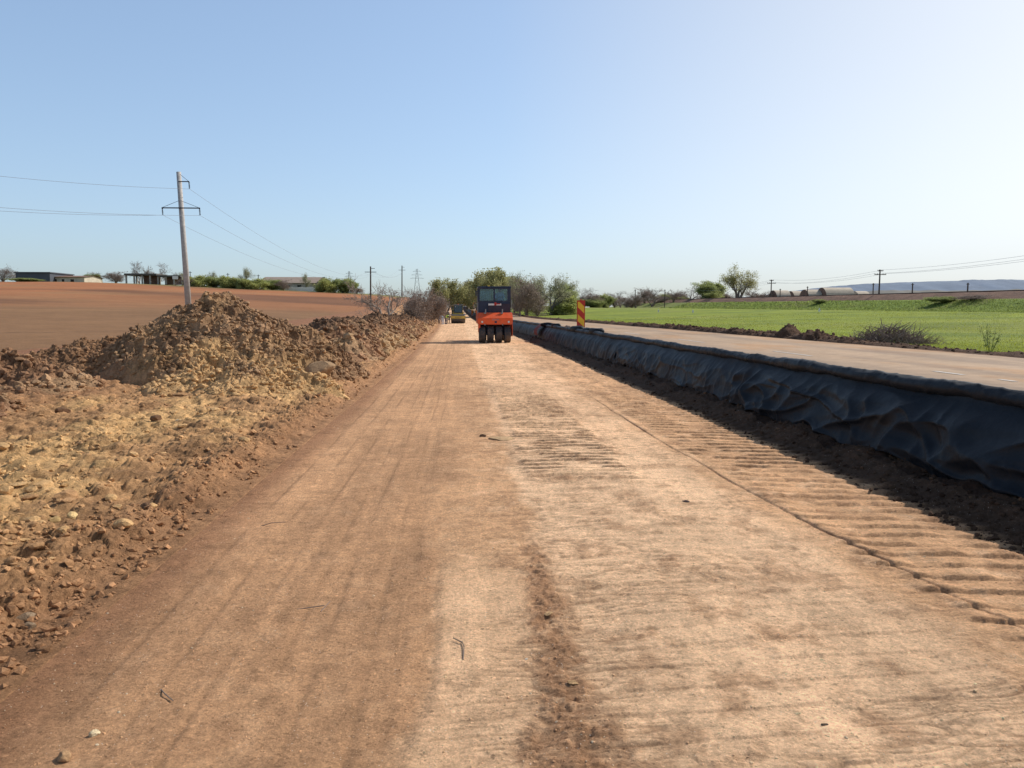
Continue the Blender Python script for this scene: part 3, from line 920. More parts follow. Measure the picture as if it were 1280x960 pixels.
heap('soil_heap', 'tallest soil heap, clods of brown earth with yellow clay at its foot', -10.8, -2.0, 12.6, 22.4, heap_main, heap_col, .04, 28000, (.008, .075), seed=130)

def mound_fn(lst, s):
    def f(X, Y):
        h = 0 * X - .0
        wob = 1 + .25 * fbm(X * .8, Y * .8, s, 3)
        for cx, cy, rx, ry, hh in lst:
            r = np.hypot((X - cx) / rx, (Y - cy) / ry) / wob
            h = np.maximum(h, hh * np.clip(1 - r ** 1.25, 0, 1))
        return h
    return f
def red_col(X, Y, Z, h):
    c = np.tile(lin(160, 124, 94, 1.15), (len(X), 1))
    c = mixc(c, lin(130, 98, 74, 1.1), ss(-.1, .3, fbm(X * 1.2, Y * 1.2, 141, 4)) * .8)
    c = mixc(c, lin(176, 146, 112), ss(.1, .35, fbm(X * 1.1 + 4, Y * 1.1, 142, 4)) * .6)
    return c
heap('earth_mound', 'reddish brown earth mound cut off by the left picture edge', -11.5, -5.0, 7.2, 13.2,
     mound_fn([(-8.3, 10.4, 2.5, 2.2, .60), (-7.3, 9.7, 1.8, 1.6, .38)], 143), red_col, .045, 3000, (.012, .09), cat='earth mound', seed=144)
heap('earth_mound', 'low earth mound between the left edge mound and the tall soil heap', -11.5, -6.0, 12.4, 17.0,
     mound_fn([(-8.3, 14.3, 1.7, 1.6, .48), (-9.8, 14.6, 1.5, 1.5, .2), (-7.4, 14.0, 1.2, 1.3, .34)], 145), red_col, .045, 3000, (.012, .10), cat='earth mound', seed=146)
def wind_fn(X, Y):
    U = X - bend(Y)
    c = -4.55 + .3 * pn(Y * .12, Y * 0, 151)
    hh = (1.10 + .45 * fbm(Y * .13, Y * 0 + 3, 152, 3)) * ss(21.5, 26, Y) * (1 - ss(112, 124, Y))
    wl = np.where(U < c, 1.7, 2.2)
    r = np.abs(U - c) / wl / (1 + .2 * fbm(X * .6, Y * .35, 153, 3))
    return hh * np.clip(1 - r ** 1.4, 0, 1)
def wind_col(X, Y, Z, h):
    c = red_col(X, Y, Z, h)
    c = mixc(c, lin(100, 78, 62), ss(.6, 1.1, h + .5 * fbm(X * .7, Y * .3, 154, 3)) * .85)
    c = mixc(c, lin(190, 160, 120), ss(.9, .2, h) * ss(-.05, .3, fbm(X * .9, Y * .3, 155, 3)) * .7)
    return c
heap('earth_windrow', 'long ridge of dark earth piled beside the left road edge', -9.5, -1.8, 21.5, 60, wind_fn, wind_col, .07, 12000, (.02, .17), cat='earth ridge', seed=156)
heap('earth_windrow', 'far end of the earth ridge, running up to the workers', -9.0, -1.9, 60.0, 122, wind_fn, wind_col, .14, 2500, (.05, .24), cat='earth ridge', seed=157)

# dark clods along the far edge of the asphalt
def rw_fn(X, Y):
    U = X - bend(Y)
    c = 12.95 + .15 * pn(Y * .3, Y * 0, 161)
    hh = (.12 + .14 * fbm(Y * .5, Y * 0 + 3, 162, 3)) * ss(4, 8, Y) * (.25 + .75 * ss(18, 32, Y))
    return np.clip(hh, .03, 1) * np.clip(1 - (np.abs(U - c) / .5) ** 2, 0, 1)
def right_ridge(name, label, y0, y1, res, ncl, seed, extra=None):
    ysl = np.arange(y0, y1, res * 1.6); us = np.arange(12.3, 13.7, res)
    Yg, Ug = np.meshgrid(ysl, us, indexing='ij'); Xg = Ug + bend(Yg)
    h = rw_fn(Xg, Yg)
    if extra: h = np.maximum(h, extra(Xg, Yg))
    det = ss(0, .1, h) * (.07 * fbm(Xg * 2.5, Yg * 2.5, seed, 3) + clods(Xg, Yg, .09, .3, seed + 1) + clods(Xg, Yg, .05, .14, seed + 2))
    Z = ground(Xg, Yg) + h + det - .06 * (1 - ss(0, .04, h))
    C = np.tile(lin(96, 72, 56), (Z.size, 1)) * (1 + .5 * fbm(Xg.ravel() * 2, Yg.ravel() * 2, seed + 3, 3))[:, None]
    o = link(name, mesh_np(name, np.stack([Xg, Yg, Z], -1).reshape(-1, 3), grid_faces(len(ysl), len(us)), C), M_heap)
    tag(o, label, 'earth ridge')
    Y = RNG.uniform(y0, y1, ncl); U = 12.95 + RNG.normal(0, .28, ncl); X = U + bend(Y)
    iy = np.clip(((Y - y0) / (res * 1.6)).astype(int), 0, len(ysl) - 1); iu = np.clip(((U - 12.3) / res).astype(int), 0, len(us) - 1)
    P = np.stack([X, Y, Z[iy, iu]], 1)
    c = scatter('clods', P, (.012 + .09 * RNG.uniform(0, 1, ncl) ** 4) * (.5 + .5 * ss(14, 30, Y)), np.tile(lin(100, 76, 60), (ncl, 1)), M_clod, parent=o, lod=1, sink=.4)
    c['kind'] = 'stuff'
def big_lump(X, Y):
    h = 0 * X
    for cx, cy, r, hh in ((12.95, 29.6, .5, .42), (13.0, 27.9, .45, .26), (12.9, 27.0, .5, .24)):
        h = np.maximum(h, hh * np.clip(1 - (np.hypot(X - cx, (Y - cy) * .8) / r) ** 2, 0, 1))
    return h
right_ridge('clod_ridge', 'low line of dark clods between the near asphalt and the meadow', 9, 55, .05, 2600, 165, big_lump)
right_ridge('clod_ridge', 'distant thin line of clods beyond the striped panel by the meadow', 55, 200, .12, 1200, 168)

# ------------------------------------------------------------------ fabric barrier
def bz(Y): return float(grade(np.array([Y]))[0])
def top_h(Y):                  # height of the roll above the road
    return .885 + .035 * pn(Y * .35, Y * 0, 171) + .02 * pn(Y * 1.1, Y * 0, 172)
def drape(name, y0, y1, label, seed, pleat, bulge, rollr=.085, ny=None, coarse=False):
    root = thing(name, label, 'fabric barrier', (0, 0, 0), 0, 'lengths of black fabric along the road edge')
    ny = ny or int((y1 - y0) / (.02 if not coarse else .12)) + 2
    ns = 70 if not coarse else 30
    Yv = np.linspace(y0, y1, ny); sv = np.linspace(0, 1, ns)
    Yg, Sg = np.meshgrid(Yv, sv, indexing='ij')
    zt = top_h(Yg) - .03; g = grade(Yg); bx = bend(Yg)
    zb = .15 + .15 * fbm(Yg * .55, Yg * 0, seed, 3) + .05 * pn(Yg * 3, Yg * 0, seed + 9)
    # path: over the roll, then down to the bank
    U = 4.76 - .25 * Sg ** 1.1
    Z = zt + (zb - zt) * Sg
    fall = ss(0, .30, Sg)
    P = Yg + .35 * pn(Yg * .8, Sg * 1.4, seed + 1) + (.25 * Sg * pn(Yg * .3, Yg * 0 + 5, seed + 2))
    r1 = 1 - np.abs(pn(P * pleat, Sg * .7, seed + 3)) * 2.4
    r2 = 1 - np.abs(pn(P * pleat * 2.3 + 7, Sg * 1.1, seed + 4)) * 2.4
    D = Yg * .75 + Sg * 1.5 * pn(Yg * .25, Yg * 0 + 8, seed + 5) * 2.5
    big = 1 - np.abs(pn(D, Sg * 1.6 - Yg * .35, seed + 6)) * 2.2
    crz = 1 - np.abs(pn(Yg * .62 + Sg * 1.3, Sg * .9 - Yg * .3, seed + 21)) * 3.6
    crz2 = 1 - np.abs(pn(Yg * .7 - Sg * 1.5, Sg * .8 + Yg * .25, seed + 22)) * 3.6
    off = fall * (.045 * np.clip(r1, -.3, 1) + .018 * np.clip(r2, -.3, 1)) * (1 - bulge * .75)
    off = off + fall * bulge * (.03 * np.clip(r2, 0, 1) ** 2 + .06 * np.clip(r1, 0, 1) ** 3 + .05 * np.clip(big, -.4, 1) + .05 * fbm(Yg * .6, Sg * 1.5, seed + 7, 3) + .055 * np.clip(crz, 0, 1) ** 3 + .045 * np.clip(crz2, 0, 1) ** 3)
    off = off + fall * .006 * fbm(Yg * 5, Sg * 6, seed + 8, 3) + .07 * np.sin(np.pi * Sg) * fall
    X = U - off + bx
    Zs = Z + g - .03 * fall * np.clip(r1, 0, 1) * (1 - Sg)
    V = np.stack([X, Yg, Zs], -1).reshape(-1, 3)
    d = link('drape', mesh_np('drape', V, grid_faces(ny, ns)), M_fabric, root)
    sol = d.modifiers.new('thickness', 'SOLIDIFY'); sol.thickness = .006
    # rolled top edge
    nr = 20
    t = np.linspace(0, 2 * np.pi, nr, endpoint=False)
    Yg, Tg = np.meshgrid(Yv, t, indexing='ij')
    rr = rollr * (1 + .34 * fbm(Yg * 1.1, np.cos(Tg), seed + 11, 4) + .10 * np.clip(1 - np.abs(pn(Yg * 3 + Tg * .4, np.sin(Tg), seed + 15)) * 6, 0, 1) + .06 * pn(Yg * 7, np.sin(Tg) * 2 + Yg, seed + 12))
    e = np.minimum(Yg - y0, y1 - Yg); rr = rr * np.sqrt(ss(-.02, .10, e))
    cxn = 4.79 + .05 * pn(Yg * .7, Yg * 0, seed + 13)
    V = np.stack([cxn + bend(Yg) + rr * 1.15 * np.cos(Tg), Yg, top_h(Yg) + grade(Yg) + rr * np.sin(Tg) + .01], -1).reshape(-1, 3)
    ii = (np.arange(ny - 1)[:, None] * nr + np.arange(nr)[None]).ravel(); jj = (np.arange(ny - 1)[:, None] * nr + (np.arange(nr)[None] + 1) % nr).ravel()
    Fq = np.stack([ii, jj, jj + nr, ii + nr], 1)
    link('rolled_edge', mesh_np('rolled_edge', V, Fq), M_fabric, root)
    return root
drape('fabric_barrier', 2.0, 12.4, 'nearest length of black fabric barrier with large slack folds', 201, .9, 1.0, .078)
drape('fabric_barrier', 12.25, 22.2, 'second length of black fabric barrier, smoother with a straight rolled top', 211, 1.0, .35, .072)
drape('fabric_barrier', 22.0, 38.5, 'tightly pleated length of black fabric below the striped panel', 221, 1.15, .12, .07)
drape('fabric_barrier', 38.3, 62, 'length of black fabric barrier right behind the orange roller', 231, 1.0, .12, .07, coarse=True)
drape('fabric_barrier', 61.8, 230, 'farthest length of black fabric barrier, left of the orange roller', 241, .6, .1, .08, coarse=True)
# earth packed behind the fabric
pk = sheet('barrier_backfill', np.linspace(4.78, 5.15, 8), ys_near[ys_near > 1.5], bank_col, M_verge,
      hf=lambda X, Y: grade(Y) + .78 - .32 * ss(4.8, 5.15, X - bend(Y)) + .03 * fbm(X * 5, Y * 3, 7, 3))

def bag(Y, U, L, r, label, mat, rz=0, lift=0.0, name='weight_bag'):
    x = U + float(bend(np.array([Y]))[0]); z = float(top_h(np.array([Y]))[0]) + bz(Y) + .07 + lift
    bm = bmesh.new(); bmesh.ops.create_uvsphere(bm, u_segments=20, v_segments=12, radius=1)
    for v in bm.verts:
        c = v.co
        k = 1 + .18 * math.sin(c.x * 5 + Y) * math.cos(c.y * 4 + Y * 2)
        v.co = Vector((math.copysign(abs(c.x) ** .7, c.x) * r * k, math.copysign(abs(c.y) ** .6, c.y) * L * .5, math.copysign(abs(c.z) ** .8, c.z) * r * .75 * k))
    me = bpy.data.meshes.new(name); bm.to_mesh(me); bm.free()
    for p in me.polygons: p.use_smooth = True
    o = link(name, me, mat); o.location = (x, Y, z); o.rotation_euler = (0, 0, rz)
    tag(o, label, 'bag', 'bags on the fabric barrier')
    return o
bag(27.2, 4.86, .75, .15, 'squat black bag nearest the camera on the barrier top', M_fabric, .5)
bag(29.3, 4.9, .9, .12, 'long black bag lying just in front of the striped panel', M_fabric, .2)
bag(31.5, 4.84, .9, .17, 'fat black bag at the foot of the striped panel', M_fabric, .4)
bag(34.5, 4.86, .5, .12, 'small brown bag between black ones on the barrier', M_twigbrown, .1)
bag(39.0, 4.88, .9, .15, 'black bag second farthest along the barrier top', M_fabric, .3)
bag(42.5, 4.84, 1.0, .15, 'black bag farthest along the barrier top', M_fabric, .7)
# stub of a roll lying behind the barrier
rs = MB(); rs.lathe([(-.5, .02), (-.49, .075), (0, .09), (.45, .085), (.5, .03)], (0, 0, 0), 'X', 20)
o = rs.build('fabric_roll', M_fabric, smooth=True); p = at_y(1290, 483, 7.0)
o.location = (p.x + .3, 7.15, .82); o.rotation_euler = (0, R(-4), R(25))
tag(o, 'stub of rolled black fabric behind the barrier at the right edge', 'fabric roll')
rs = MB(); rs.box(-.12, .12, -.14, .14, -.6, -.08)
o2 = None
# red cloth over the barrier
Yg, Sg = np.meshgrid(np.linspace(42.6, 44.6, 40), np.linspace(0, 1, 24), indexing='ij')
X = 4.70 - .33 * Sg - .14 * np.sin(np.pi * Sg) - .05 * np.abs(pn(Yg * 1.6, Sg, 251)) * 2 - .06
V = np.stack([X + bend(Yg), Yg + .25 * Sg * pn(Yg * 2, Yg * 0, 3), .97 - .62 * Sg + grade(Yg)], -1).reshape(-1, 3)
o = link('red_cloth', mesh_np('red_cloth', V, grid_faces(40, 24)), M_redcloth)
tag(o, 'faded red cloth hanging over the black fabric barrier', 'cloth')

# ------------------------------------------------------------------ chevron panel
def chevron(x, y, z, wd, ht, label, rz=0, group=None, lean=0):
    t = thing('chevron_panel', label, 'warning panel', (x, y, z), rz, group)
    b = MB(); b.box(-wd / 2, wd / 2, -.012, .012, 0, ht); b.build('board', M_red, t, .008)
    iw, x0 = wd * .80, -wd * .80 / 2
    # yellow bands falling to the right
    st = MB()
    zlo, zhi = ht * .05, ht * .95
    slope = .95
    period = ht * .47
    for k in range(-2, 4):
        c = zlo + k * period + period * .30
        # band between lines z = c - slope*(x) and +half
        hb = period * .5
        poly = []
        import itertools
        pts = [(x0, c + slope * iw / 2 - 0), (-x0, c - slope * iw / 2), (-x0, c - slope * iw / 2 + hb), (x0, c + slope * iw / 2 + hb)]
        def clip(P, val, keep_above):
            out = []
            for i in range(len(P)):
                a_, b_ = P[i], P[(i + 1) % len(P)]
                ia = (a_[1] >= val) == keep_above or a_[1] == val; ib = (b_[1] >= val) == keep_above or b_[1] == val
                if ia: out.append(a_)
                if ia != ib:
                    u = (val - a_[1]) / (b_[1] - a_[1]); out.append((a_[0] + u * (b_[0] - a_[0]), val))
            return out
        P = clip(pts, zlo, True)
        if len(P) >= 3: P = clip(P, zhi, False)
        if len(P) >= 3:
            st.add([(q[0], -.0155, q[1]) for q in P], [tuple(range(len(P)))])
    st.build('stripes', M_signyellow, t)
    h = MB(); h.tube((0, 0.0, ht), (0, 0, ht + .05), .03, .03, 10); h.tube((0, .03, -.4), (0, .03, ht * .7), .02, .02, 8); h.build('post', M_red, t)
    ft = MB(); ft.box(-.2, .2, -.15, .3, -.42, -.32); ft.build('foot', M_rubber, t, .02)
    return t
Yc = 32.0
pc = at_y(726, 412, Yc)
chevron(pc.x, Yc, pc.z, .34, 1.22, 'red and yellow striped warning panel standing behind the black barrier', R(-3))
for px, Yp, lab in ((590.5, 168, 'small red and white striped board left of the orange roller'), (595.5, 160, 'small striped board touching the left edge of the orange roller')):
    q = at_y(px, 393.5, Yp)
    chevron(q.x, Yp, q.z, .5, .95, lab, 0, None)

# ------------------------------------------------------------------ pneumatic roller
def text_mesh(txt, size, parent, mat, loc, rot=(R(90), 0, 0), name='lettering'):
    cu = bpy.data.curves.new(name, 'FONT'); cu.body = txt; cu.size = size; cu.align_x = 'CENTER'; cu.extrude = .002
    tmp = bpy.data.objects.new(name, cu); COL.objects.link(tmp)
    bpy.context.view_layer.update()
    me = bpy.data.meshes.new_from_object(tmp.evaluated_get(bpy.context.evaluated_depsgraph_get()))
    bpy.data.objects.remove(tmp)
    o = link(name, me, mat, parent)
    if me.materials: me.materials[0] = mat
    o.location = loc; o.rotation_euler = rot
    return o

def tyre(parent, x, y, wdt, r, name='wheel'):
    w_ = MB(); h = wdt / 2
    w_.lathe([(-h, r * .62), (-h, r * .93), (-h * .8, r), (-h * .35, r * 1.0), (-h * .3, r * .985), (h * .3, r * .985), (h * .35, r), (h * .8, r), (h, r * .93), (h, r * .62)], (x, y, r), 'X', 36)
    wh = w_.build(name, M_rubber, parent)
    rm = MB(); rm.lathe([(-h * .75, r * .18), (-h * .8, r * .6), (-h * .3, r * .5), (h * .3, r * .5), (h * .8, r * .6), (h * .75, r * .18)], (x, y, r), 'X', 24)
    rm.build('rim', M_grey, wh)
    return wh

def box_frame(mb, x0, x1, z0, z1, y0, y1, t):   # rectangular frame facing -y
    mb.box(x0, x1, y0, y1, z0, z0 + t); mb.box(x0, x1, y0, y1, z1 - t, z1)
    mb.box(x0, x0 + t, y0, y1, z0 + t, z1 - t); mb.box(x1 - t, x1, y0, y1, z0 + t, z1 - t)

pr = at_z(619.5, 430, 0)
YR = 40.9; XR = at_y(619.3, 430, YR).x
roller = thing('tyre_roller', 'orange and black rubber tyred road roller with a tall cab', 'road roller', (XR, YR, gz(XR, YR) + .0), R(0))
for i, xx in enumerate((-.70, -.25, .20, .66)):
    tyre(roller, xx, .47, .34, .465)
for i, xx in enumerate((-.52, -.1, .32, .74)):
    tyre(roller, xx, 3.9, .34, .465)
b = MB(); b.prism([(.02, .98), (.0, 1.30), (.45, 1.60), (1.1, 1.62), (1.1, .98)], -.93, .93)
b.build('front_body', M_orange, roller, .03)
b = MB(); b.box(-.90, -.80, .15, .85, .55, .975); b.build('side_frame', M_orange, roller, .01)
b = MB(); b.box(.90, .93, .1, 1.0, .35, .975); b.box(.83, .902, .88, 1.0, .3, .973); b.build('side_frame', M_orange, roller)
b = MB(); b.box(-.93, .93, 3.2, 4.5, .98, 1.75, 0, .05); b.build('rear_body', M_orange, roller, .04)
b = MB(); b.box(-.85, .85, 1.13, 3.17, .55, 1.45); b.build('chassis', M_dark, roller, .02)
b = MB(); b.box(-.86, .86, 1.0, 1.12, .80, .97); b.tube((-.6, .47, .465), (.7, .47, .465), .06, .06, 10)
b.tube((-.45, .47, .5), (-.45, .47, 1.0), .05, .05, 8); b.tube((.43, .47, .5), (.43, .47, 1.0), .05, .05, 8)
b.build('axle', M_dark, roller)
b = MB(); b.tube((-.55, 3.9, .465), (.85, 3.9, .465), .06, .06, 10); b.build('axle', M_dark, roller)
# cab
cab = MB()
cab.box(-.88, .88, 1.0, 2.7, 1.46, 2.20)
cabo = cab.build('cab', M_dark, roller, .02)
fr = MB()
for xx in (-.88, .80):
    fr.box(xx, xx + .08, 1.0, 1.08, 2.205, 2.94)
    b = MB(); b.box(xx, xx + .08, 2.62, 2.70, 2.205, 2.94); b.build('cab_pillar', M_dark, roller)
fr.box(-.06, .03, 1.0, 1.05, 2.205, 2.94)
fr.box(-.795, -.065, 1.0, 1.05, 2.205, 2.26); fr.box(.035, .795, 1.0, 1.05, 2.205, 2.26)
fr.box(-.795, -.065, 1.0, 1.05, 2.88, 2.94); fr.box(.035, .795, 1.0, 1.05, 2.88, 2.94)
fr.box(.70, .795, 1.0, 1.05, 2.262, 2.878)
fr.build('cab_frame', M_dark, roller)
gl = MB()
gl.box(-.795, -.065, 1.055, 1.063, 2.262, 2.878); gl.build('window', M_glass, roller)
gl = MB(); gl.box(.035, .698, 1.055, 1.063, 2.262, 2.878); gl.build('window', M_glass, roller)
gl = MB(); gl.box(-.795, .795, 2.64, 2.648, 2.22, 2.93); gl.build('window', M_glass, roller)
gl = MB(); gl.box(-.85, -.842, 1.085, 2.615, 2.22, 2.93); gl.build('window', M_glass, roller)
gl = MB(); gl.box(.842, .85, 1.085, 2.615, 2.22, 2.93); gl.build('window', M_glass, roller)
rf = MB(); rf.box(-.92, .92, .94, 2.78, 2.945, 3.03, .02, .02); rf.build('roof', M_dark, roller, .02)
rf = MB(); rf.tube((-.3, 1.8, 3.03), (-.3, 1.8, 3.10), .06, .05, 12); rf.build('beacon', M_signyellow, roller)
# dark raised panel with its plate
pn_ = MB(); pn_.box(-.35, .84, .90, .995, 1.60, 2.10); pn_.build('front_panel', simple('plum_panel', (.04, .028, .045), .5), roller, .01)
pl = MB(); pl.box(-.34, .36, .880, .897, 2.0, 2.10)
plate = pl.build('plate', M_white, roller)
em = MB(); em.box(-.02, .10, .868, .877, 2.0, 2.16); em.box(.11, .30, .868, .877, 2.055, 2.10)
em.build('emblem', M_red, plate)
for xx in (-.50, .40):
    s_ = MB(); s_.box(xx - .03, xx + .03, .42, .48, 1.59, 1.80); s_.box(xx - .10, xx + .02, .30, .50, 1.55, 1.61); s_.build('bracket', M_grey, roller, .008)
for xx in (-.70, .71):
    l_ = MB(); l_.tube((xx, -.03, 1.12), (xx, .03, 1.12), .055, .055, 18); l_.build('headlight', M_lamp, roller)
lt = MB(); lt.tube((-.56, -.02, .97), (-.56, .05, .97), .03, .03, 10); lt.build('tow_lug', M_grey, roller)
lt = MB(); lt.tube((.38, -.02, .97), (.38, .05, .97), .03, .03, 10); lt.build('tow_lug', M_grey, roller)
text_mesh('HAMM', .13, roller, M_grey, (.02, -.004, 1.19), (R(90), 0, 0))
cr = MB(); cr.box(-.04, .08, -.010, -.003, 1.06, 1.16); cr.build('badge', M_dark, roller)
mr = MB(); mr.tube((-.88, 1.0, 2.7), (-1.0, .95, 2.75), .012, .012, 6); mr.box(-1.03, -.97, .90, .98, 2.5, 2.78); mr.build('mirror', M_dark, roller)
hd = MB(); hd.tube((-.93, 1.06, 1.5), (-.93, 1.06, 2.85), .018, .018, 6); hd.build('grab_rail', M_steel, roller)
hd = MB(); hd.tube((.94, 1.06, 1.5), (.94, 1.06, 2.3), .018, .018, 6); hd.build('grab_rail', M_steel, roller)
sw = MB()
for i in range(14):
    a0, a1 = 2 * math.pi * i / 14, 2 * math.pi * (i + 1) / 14
    sw.tube((.32 + .17 * math.cos(a0), 1.45 - .06 * math.sin(a0), 2.33 + .14 * math.sin(a0)), (.32 + .17 * math.cos(a1), 1.45 - .06 * math.sin(a1), 2.33 + .14 * math.sin(a1)), .014, .014, 6)
sw.tube((.32, 1.45, 2.33), (.32, 1.3, 2.1), .02, .02, 6)
sw.build('steering_wheel', M_rubber, roller)
st = MB(); st.box(.08, .56, 1.60, 2.05, 2.10, 2.20); st.box(.08, .56, 2.0, 2.12, 2.2, 2.66); st.build('seat', M_rubber, roller, .03)

# ------------------------------------------------------------------ people
def person(loc, rz, label, joints, radii, edges, mats, head, hair=True, vest=None, group=None):
    root_me = bpy.data.meshes.new('person')
    root_me.from_pydata(joints, edges, [])
    o = link('person', root_me, mats)
    sk = o.modifiers.new('skin', 'SKIN'); sk.use_smooth_shade = True
    for i, r in enumerate(radii):
        root_me.skin_vertices[0].data[i].radius = (r, r)
    root_me.skin_vertices[0].data[0].use_root = True
    sb = o.modifiers.new('sub', 'SUBSURF'); sb.levels = 2; sb.render_levels = 2
    o.location = loc; o.rotation_euler = (0, 0, rz)
    tag(o, label, 'person', group)
    hx, hy, hz, hr = head
    b = MB(); b.lathe([(-.12, .035), (-.10, .06), (-.04, .08), (.03, .085), (.09, .06), (.115, .01)], (hx, hy, hz), 'Z', 16)
    b.tube((hx, hy - .075, hz + .0), (hx, hy - .10, hz - .02), .012, .018, 6)
    hd_ = b.build('head', M_skin, o, smooth=True)
    b = MB(); b.lathe([(0, .088), (.05, .09), (.10, .065), (.125, .01)], (hx, hy + .012, hz + .005), 'Z', 16); b.build('helmet' if not hair else 'hair', M_white if not hair else M_hair, o, smooth=True)
    if vest:
        b = MB()
        vj, vr = vest
        for (p0, r0), (p1, r1) in zip(zip(vj, vr), list(zip(vj, vr))[1:]): b.tube(p0, p1, r0, r1, 14)
        b.build('vest', M_vest, o, smooth=True)
    return o
# operator in the cab
J = [(0, 0, 0), (0, .02, .22), (0, 0, .42), (0, -.01, .52), (-.19, 0, .42), (-.23, -.14, .20), (-.13, -.34, .16), (.19, 0, .42), (.23, -.14, .20), (.13, -.34, .16),
     (-.10, -.02, 0), (-.13, -.42, .02), (.10, -.02, 0), (.13, -.42, .02)]
Rr = [.14, .15, .12, .05, .065, .045, .035, .065, .045, .035, .09, .07, .09, .07]
E = [(0, 1), (1, 2), (2, 3), (2, 4), (4, 5), (5, 6), (2, 7), (7, 8), (8, 9), (0, 10), (10, 11), (0, 12), (12, 13)]
person((XR + .32, YR + 1.78, roller.location.z + 2.22), 0, 'driver in pale blue shirt sitting at the wheel in the roller cab', J, Rr, E, M_shirt, (0, -.02, .62, .1))
# workers at the left road edge
def standing(px, py, Y, rz, label, bent, mat):
    p = at_y(px, py, Y); z = gz(p.x, Y)
    if bent:
        J = [(0, 0, .88), (0, -.14, 1.02), (0, -.38, 1.10), (0, -.48, 1.10), (-.19, -.36, 1.08), (-.22, -.44, .80), (-.16, -.52, .56), (.19, -.36, 1.08), (.22, -.44, .80), (.16, -.52, .56),
             (-.10, .02, .84), (-.13, .0, .46), (-.14, .06, .08), (-.14, -.10, .04), (.10, .02, .84), (.13, .0, .46), (.14, .06, .08), (.14, -.10, .04)]
        head = (0, -.56, 1.12, .1); vest = ([(0, -.02, .93), (0, -.14, 1.02), (0, -.38, 1.10)], [.165, .19, .16])
    else:
        J = [(0, 0, .92), (0, 0, 1.15), (0, .01, 1.40), (0, 0, 1.52), (-.2, .01, 1.40), (-.26, 0, 1.12), (-.24, -.12, .88), (.2, .01, 1.40), (.26, 0, 1.12), (.24, -.10, .88),
             (-.10, 0, .88), (-.12, -.02, .48), (-.13, .02, .08), (-.13, -.14, .04), (.10, 0, .88), (.12, -.02, .48), (.13, .02, .08), (.13, -.14, .04)]
        head = (0, -.02, 1.63, .1); vest = ([(0, 0, .88), (0, 0, 1.15), (0, .01, 1.42)], [.17, .18, .15])
    Rr = [.14, .14, .13, .055, .06, .045, .035, .06, .045, .035, .09, .065, .045, .05, .09, .065, .045, .05]
    E = [(0, 1), (1, 2), (2, 3), (2, 4), (4, 5), (5, 6), (2, 7), (7, 8), (8, 9), (0, 10), (10, 11), (11, 12), (12, 13), (0, 14), (14, 15), (15, 16), (16, 17)]
    return person((p.x, Y, z), rz, label, J, Rr, E, mat, head, hair=False, vest=vest if mat is M_trouser else None)
standing(557.5, 404, 104, R(60), 'worker in yellow vest bending down at the left road edge', True, M_trouser)
standing(553.6, 404, 103, R(-40), 'worker in pale blue clothes stooping beside the one in a yellow vest', True, M_shirt)
standing(560.6, 403, 112, R(10), 'worker in dark clothes standing between the yellow vest and the drum roller', False, M_bark)

# ------------------------------------------------------------------ single drum roller
YD = 111.0; XD = at_y(572.7, 404, YD).x
dr = thing('drum_roller', 'yellow single drum road roller far up the dirt road', 'road roller', (XD, YD, gz(XD, YD)))
b = MB(); b.lathe([(-.93, .1), (-.93, .62), (-.90, .65), (.90, .65), (.93, .62), (.93, .1)], (0, .8, .65), 'X', 36); b.build('drum', M_drum, dr)
b = MB(); b.box(-1.05, 1.05, -.05, .20, .70, 1.10); b.box(-1.05, -.96, .2, 1.6, .55, 1.0); b.box(.96, 1.05, .2, 1.6, .55, 1.0); b.box(-1.05, 1.05, 1.5, 1.7, .5, 1.1)
b.build('drum_frame', M_yellow, dr, .02)
b = MB(); b.box(-.55, .55, 1.72, 2.0, .6, 1.5); b.box(-.5, .5, 2.0, 3.9, .8, 1.25); b.build('chassis', M_yellow, dr, .02)
b = MB(); b.box(-.85, .85, 3.7, 5.2, .9, 1.7, .05, .1); b.build('engine_cover', M_yellow, dr, .05)
b = MB(); b.box(-.60, .60, 2.1, 3.5, 1.26, 1.62); b.box(-.60, -.53, 2.1, 2.17, 1.63, 2.62); b.box(.53, .60, 2.1, 2.17, 1.63, 2.62); b.box(-.60, -.53, 3.43, 3.5, 1.63, 2.62); b.box(.53, .6, 3.43, 3.5, 1.63, 2.62)
b.box(-.52, .52, 3.45, 3.5, 1.63, 2.62)
b.build('cab', M_dark, dr)
b = MB(); b.box(-.52, .52, 2.12, 2.13, 1.64, 2.60); b.build('windshield', M_glass, dr)
b = MB(); b.box(-.68, .68, 2.0, 3.6, 2.63, 2.72, .02, .02); b.build('roof', M_grey, dr, .02)
for s_ in (-1, 1):
    tyre(dr, s_ * .82, 4.2, .45, .70)
    b = MB(); b.tube((s_ * .6, 2.1, 2.2), (s_ * .95, 1.95, 2.3), .015, .015, 6); b.box(s_ * .95 - .08, s_ * .95 + .08, 1.92, 1.97, 2.05, 2.4); b.build('mirror', M_dark, dr)
b = MB(); b.tube((0, 3, 2.72), (0, 3, 2.86), .06, .05, 10); b.build('beacon', M_orange, dr)
text_mesh('BOMAG', .26, dr, M_dark, (0, -.056, .80))

